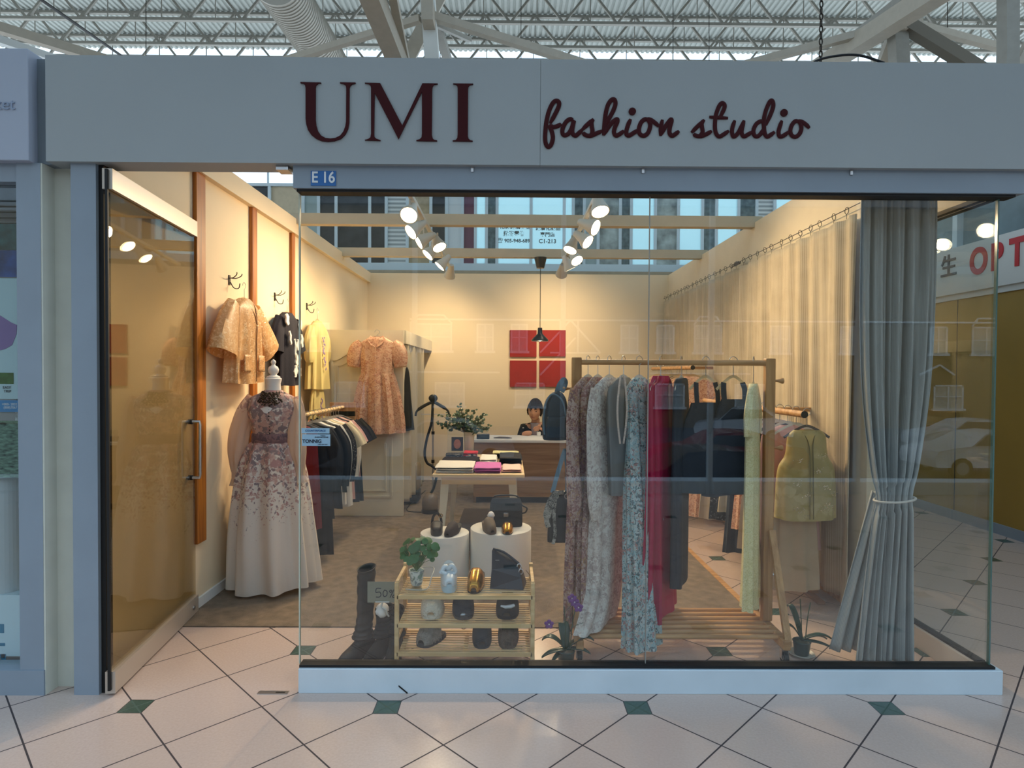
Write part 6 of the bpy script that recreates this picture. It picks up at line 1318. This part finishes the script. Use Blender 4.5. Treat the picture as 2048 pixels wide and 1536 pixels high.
# ============================================================ DESK, PERSON
KX0, KX1, KY0, KY1, KZ = -.40, 1.30, 4.28, 4.85, .75
t = thing('service_desk', 'wide wooden service desk with white top at the back of the shop', 'desk', ((KX0 + KX1) / 2, 4.5, 0))
MB().box((KX0 - .01, KY0 - .02, KZ - .03), (KX1 + .02, KY1, KZ), .003).build('desk_top', m_white, t)
m_desk = wood('grey brown desk grain', C(134, 98, 62), C(168, 130, 90), (14, 1, 1), 2.2)
MB().box((KX0, KY0, .08), (KX1, KY0 + .03, KZ - .03)).build('front_panel', m_desk, t); MB().box((KX0, KY0 + .03, .0), (KX0 + .03, KY1 - .02, KZ - .03)).build('side_panel', m_desk, t); MB().box((KX1 - .03, KY0 + .03, .0), (KX1, KY1 - .02, KZ - .03)).build('side_panel', m_desk, t)
MB().box((KX0 + .03, KY0 + .04, 0), (KX1 - .03, KY0 + .06, .08)).build('plinth', m_black, t)
o = MB().box((-.37, 4.36, KZ + .001), (-.22, 4.46, KZ + .055), .004).build('dark_tray', m_bk); tag(o, 'small dark blue tray at the left end of the desk', 'tray')
for i, x in enumerate((-.33, -.265)):
    o = MB().lathe([(.022, 0), (.026, .002), (.028, .07), (.026, .07), (.024, .006)], (x, 4.41, KZ + .0555), 20).build('drinking_glass', m_acr, None, True); tag(o, 'clear drinking glass on the dark tray, %s one' % ('left', 'right')[i], 'glass')
o = MB().tube([(-.17, 4.4, KZ + .012), (-.1, 4.4, KZ + .016), (.0, 4.41, KZ + .013), (.05, 4.41, KZ + .009)], [.006, .011, .011, .004], 10).build('brown_pouch', m_brn, None, True); tag(o, 'thin brown leather pouch lying on the desk', 'pouch')
# seated person
PX, PY = .36, 5.02
t = thing('person', 'person with short dark hair in a black jacket sitting behind the desk', 'person', (PX, PY, 0))
m_skin = mat('warm skin', C(206, 150, 116), .55, var=.06, vscale=20)
def _unused(name, chain, edges, m, parent, lv_=2):
    me = bpy.data.meshes.new(name); me.from_pydata([Vector(c[:3]) - Vector((PX, PY, 0)) for c in chain], edges, []); o = bpy.data.objects.new(name, me); COL.objects.link(o); o.parent = parent; me.materials.append(m)
    md = o.modifiers.new('skin', 'SKIN')
    if not me.skin_vertices: pass
    for i, c in enumerate(chain):
        r = c[3] if isinstance(c[3], (tuple, list)) else (c[3], c[3]); me.skin_vertices[0].data[i].radius = r; me.skin_vertices[0].data[i].use_root = (i == 0)
    s = o.modifiers.new('sub', 'SUBSURF'); s.levels = lv_; s.render_levels = lv_
    md.use_smooth_shade = True
    return o
def fig(name, chain, edges, m, parent, lv_=2):
    try: return skin_fig(name, chain, edges, m, parent, lv_)
    except Exception as e: print('SKINFAIL', e); raise
def mk(name, chain, edges, m, parent, lv_=2):
    me = bpy.data.meshes.new(name); me.from_pydata([Vector(c[:3]) - Vector((PX, PY, 0)) for c in chain], edges, []); o = bpy.data.objects.new(name, me); COL.objects.link(o); o.parent = parent; me.materials.append(m)
    md = o.modifiers.new('skin', 'SKIN'); md.use_smooth_shade = True
    if len(me.skin_vertices) == 0:
        bpy.context.view_layer.objects.active = o
    for i, c in enumerate(chain):
        r = c[3] if isinstance(c[3], (tuple, list)) else (c[3], c[3]); me.skin_vertices[0].data[i].radius = r; me.skin_vertices[0].data[i].use_root = (i == 0)
    s = o.modifiers.new('sub', 'SUBSURF'); s.levels = lv_; s.render_levels = lv_
    return o
HC = Vector((PX - .02, PY - .10, 1.045))   # head centre
body = [(PX, PY + .06, .48, (.15, .11)), (PX, PY + .05, .60, (.13, .10)), (PX, PY + .02, .73, (.15, .10)), (PX, PY - .0, .84, (.13, .08)), (PX - .005, PY - .03, .90, (.05, .05)), (PX - .01, PY - .06, .955, (.047, .047)),
        (PX - .15, PY, .83, .055), (PX - .19, PY - .08, .70, .047), (PX - .14, PY - .22, .775, .038), (PX - .06, PY - .27, .79, .028),
        (PX + .15, PY, .83, .055), (PX + .20, PY - .08, .70, .047), (PX + .15, PY - .22, .78, .038), (PX + .065, PY - .26, .835, .026),
        (PX - .09, PY - .05, .50, .08), (PX - .10, PY - .30, .50, .065), (PX - .10, PY - .34, .10, .045), (PX - .10, PY - .42, .04, .035), (PX + .09, PY - .05, .50, .08), (PX + .10, PY - .30, .50, .065), (PX + .10, PY - .34, .10, .045), (PX + .10, PY - .42, .04, .035)]
ed_ = [(0, 1), (1, 2), (2, 3), (3, 4), (4, 5), (3, 6), (6, 7), (7, 8), (8, 9), (3, 10), (10, 11), (11, 12), (12, 13), (0, 14), (14, 15), (15, 16), (16, 17), (0, 18), (18, 19), (19, 20), (20, 21)]
bd = mk('body', body, ed_, m_skin, t)
# head: shaped rings, face towards -y and turned down a little
def headpt(u, v):
    a = PI * v; b = 2 * PI * u; x = .073 * math.sin(a) * math.cos(b); y = .092 * math.sin(a) * math.sin(b); z = .118 * math.cos(a)
    front = max(0, -math.sin(b)) * math.sin(a)
    if z < 0: x *= 1 - .28 * (-z / .118) ** 1.5; y *= 1 - .15 * (-z / .118)
    def g(px, pz, sx_, sz_): return math.exp(-((x - px) / sx_) ** 2 - ((z - pz) / sz_) ** 2)
    if front > .25:
        y -= .022 * g(0, -.018, .011, .022) + .010 * g(0, .01, .009, .022) + .008 * g(0, -.055, .022, .010) + .010 * g(0, -.092, .02, .016) + .006 * (g(.034, -.018, .018, .018) + g(-.034, -.018, .018, .018)) + .006 * (g(.03, .032, .02, .008) + g(-.03, .032, .02, .008))
        y += .010 * (g(.029, .012, .014, .010) + g(-.029, .012, .014, .010)) + .004 * g(0, -.0555, .02, .003)
    return Vector((x, y, z))
Rh = Matrix.Translation(HC + Vector((0, 0, .012))) @ __import__('mathutils').Euler((.16, .12, -.25)).to_matrix().to_4x4() @ Matrix.Scale(1.12, 4)
mb = MB(); mb.grid(headpt, 64, 48); mb.xf(Rh); hd_ = mb.build('head', m_skin, t, True)
for s_ in (-1, 1):
    MB().ball((s_ * .074, .005, -.005), .02, 10, (.35, .7, 1.2)).xf(Rh).build('ear', m_skin, hd_, True)
    MB().ball((s_ * .029, -.073, .009), .011, 10, (1.1, .5, .6)).xf(Rh).build('eye', mat('dark eye', C(40, 28, 24), .2), hd_, True)
    MB().tube([(s_ * .014, -.092, .03), (s_ * .03, -.092, .037), (s_ * .046, -.08, .03)], .003, 6).xf(Rh).build('eyebrow', mat('brow', C(36, 22, 18), .8), hd_, True)
MB().tube([(-.022, -.083, -.056), (0, -.093, -.0555), (.022, -.083, -.056)], [.002, .0045, .002], 8).xf(Rh).build('mouth', mat('lips', C(160, 88, 78), .5), hd_, True)
def hairpt(u, v):
    a = PI * v * .66; b = 2 * PI * u; x = .084 * math.sin(a) * math.cos(b); y = .102 * math.sin(a) * math.sin(b) + .008; z = .134 * math.cos(a)
    fr = max(0, -math.sin(b)); lim = -.075 + .135 * min(1, fr * 1.5) ** .7 + .022 * math.cos(b - .5) * fr + .010 * math.sin(b * 11) * (v > .7)
    z2 = max(z, lim); q = 1 + .03 * math.sin(b * 19 + v * 7) + .02 * math.sin(b * 33)
    if z2 > z and fr > .2: y = min(y, -.080 * fr - .004) if fr > .6 else y
    return Vector((x * q, y * q, z2 + .006 * math.sin(b * 7)))
mb = MB(); mb.grid(hairpt, 64, 20); mb.xf(Rh); mb.build('hair', mat('dark brown hair', C(34, 16, 12), .9, bump=.5, bscale=120, spec=.1), t, True, solid=.01)
jk_ = [(PX, PY + .05, .56, (.17, .125)), (PX, PY + .03, .72, (.165, .12)), (PX, PY + .02, .82, (.12, .085)), (PX - .155, PY, .83, .068), (PX - .195, PY - .08, .70, .058), (PX - .15, PY - .20, .77, .048), (PX + .155, PY, .83, .068), (PX + .205, PY - .08, .70, .058), (PX + .16, PY - .20, .775, .048)]
mk('jacket', jk_, [(0, 1), (1, 2), (2, 3), (3, 4), (4, 5), (2, 6), (6, 7), (7, 8)], f_blk, t)
MB().grid(lambda u, v: (PX - .02 + (u - .5) * (.10 - .03 * v), PY - .10 - .012 * math.sin(PI * u), .90 - .17 * v), 8, 8).build('shirt_front', mat('grey pink shirt', C(150, 134, 134), .8), t, True, solid=.01)
for k, (x, z) in enumerate(((-.175, .83), (-.18, .79), (-.165, .76))): MB().box((PX + x, PY - .085, z), (PX + x + .02, PY - .06, z + .008), .002).build('jacket_motif', f_white, t)
# hand resting near the chin with curled fingers
hc = Vector((PX + .045, PY - .285, .845))
hand = [(hc.x + .02, hc.y + .02, hc.z - .01, .024), (hc.x, hc.y, hc.z, (.026, .016)), (hc.x - .02, hc.y - .005, hc.z + .004, (.030, .014))]; eg = [(0, 1), (1, 2)]
mk('hand', hand, eg, m_skin, t)
for k, (dz, L_) in enumerate(((.022, .055), (.008, .062), (-.006, .058), (-.02, .046))):
    p = Vector((hc.x - .03, hc.y - .005, hc.z + dz)); mk('finger', [(p.x + .015, p.y, p.z, .0085), (p.x - L_ * .4, p.y - .012, p.z + .002, .0085), (p.x - L_ * .75, p.y - .006, p.z - .006, .0078), (p.x - L_, p.y + .008, p.z - .012, .0065)], [(0, 1), (1, 2), (2, 3)], m_skin, t, 1)
mk('thumb', [(hc.x + .0, hc.y + .005, hc.z + .018, .010), (hc.x - .018, hc.y - .008, hc.z + .036, .0095), (hc.x - .04, hc.y - .012, hc.z + .038, .008)], [(0, 1), (1, 2)], m_skin, t, 1)
o = MB().box((PX + .0, PY - .30, KZ + .001), (PX + .05, PY - .26, KZ + .055), .006).build('white_cup', m_white); tag(o, 'small white cup on the desk under the raised hand of the person', 'cup')
ch = thing('office_stool', 'round dark stool the person behind the desk sits on', 'stool', (PX, PY + .06, 0)); MB().lathe([(.17, .36), (.18, .37), (.18, .39), (.16, .40)], (PX, PY + .06, 0), 32).build('seat', m_black, ch, True)
for k in range(4): a = k * PI / 2 + .4; MB().tube([(PX + .1 * math.cos(a), PY + .06 + .1 * math.sin(a), .36), (PX + .17 * math.cos(a), PY + .06 + .17 * math.sin(a), 0)], .012, 8).build('leg', m_steel, ch, True)

# ============================================================ GARMENT STEAMER
gx, gy = -.845, 3.78
t = thing('garment_steamer', 'upright garment steamer with black hanger head beside the display table', 'steamer', (gx, gy, 0))
MB().lathe([(.075, .03), (.085, .04), (.088, .10), (.082, .17), (.05, .21), (.02, .225)], (gx, gy, 0), 32).build('water_tank', mat('smoky grey tank', C(120, 104, 86), .2), t, True)
MB().lathe([(.085, 0), (.092, .01), (.092, .045), (.08, .05)], (gx, gy, 0), 32).build('base', m_black_plastic, t, True)
px2 = gx + .03
MB().tube([(gx, gy, .2), (px2, gy, .26), (px2, gy, 1.20)], .010, 12).build('pole', m_steel, t, True)
for z in (.55, .86): MB().tube([(px2, gy, z), (px2, gy, z + .035)], .018, 12).build('pole_clamp', m_black_plastic, t, True)
MB().tube(smooth_path([(px2 - .19, gy, 1.06), (px2 - .175, gy, 1.115), (px2 - .10, gy, 1.17), (px2, gy, 1.21), (px2 + .09, gy, 1.17), (px2 + .16, gy, 1.12), (px2 + .175, gy, 1.06)], 6), [.012] * 8 + [.018] * 20 + [.012] * 9, 10).build('hanger_arms', m_black_plastic, t, True)
MB().ball((px2, gy, 1.255), .05, 16, (1.0, .6, .85)).build('steam_head', m_black_plastic, t, True)
MB().tube([(px2 - .13, gy, 1.08), (px2 + .13, gy, 1.08)], .003, 6).build('trouser_bar', m_steel, t)
MB().tube(smooth_path([(px2, gy - .03, 1.22), (px2 - .01, gy - .04, 1.0), (px2 - .06, gy - .04, .82), (px2 - .085, gy - .04, .66), (px2 - .06, gy - .04, .56), (px2 - .0, gy - .05, .52), (px2 + .05, gy - .05, .46), (px2 + .02, gy - .04, .3), (gx + .01, gy, .22)], 8), .014, 12).build('hose', m_black, t, True)
o = MB().tube(smooth_path([(gx - .09, gy, .012), (gx - .25, gy + .05, .012), (gx - .28, gy + .4, .012), (-1.06, gy + 1.2, .012)], 6), .005, 6).build('power_cable', m_black, None, True); tag(o, 'black power cable running from the steamer into the fitting room', 'cable')
t = thing('dark_coat', 'dark coat hanging inside the fitting room opening, only its edge showing', 'coat', (-1.30, 3.95, 1.62)); cloth_body([(0, 0, .05, .03, 0), (-.05, 0, .16, .04, 0), (-.4, 0, .19, .05, .005), (-.72, 0, .22, .05, .01)], placed((-1.25, 3.80, 1.62), .1), 5).build('body', f_blk, t, True)
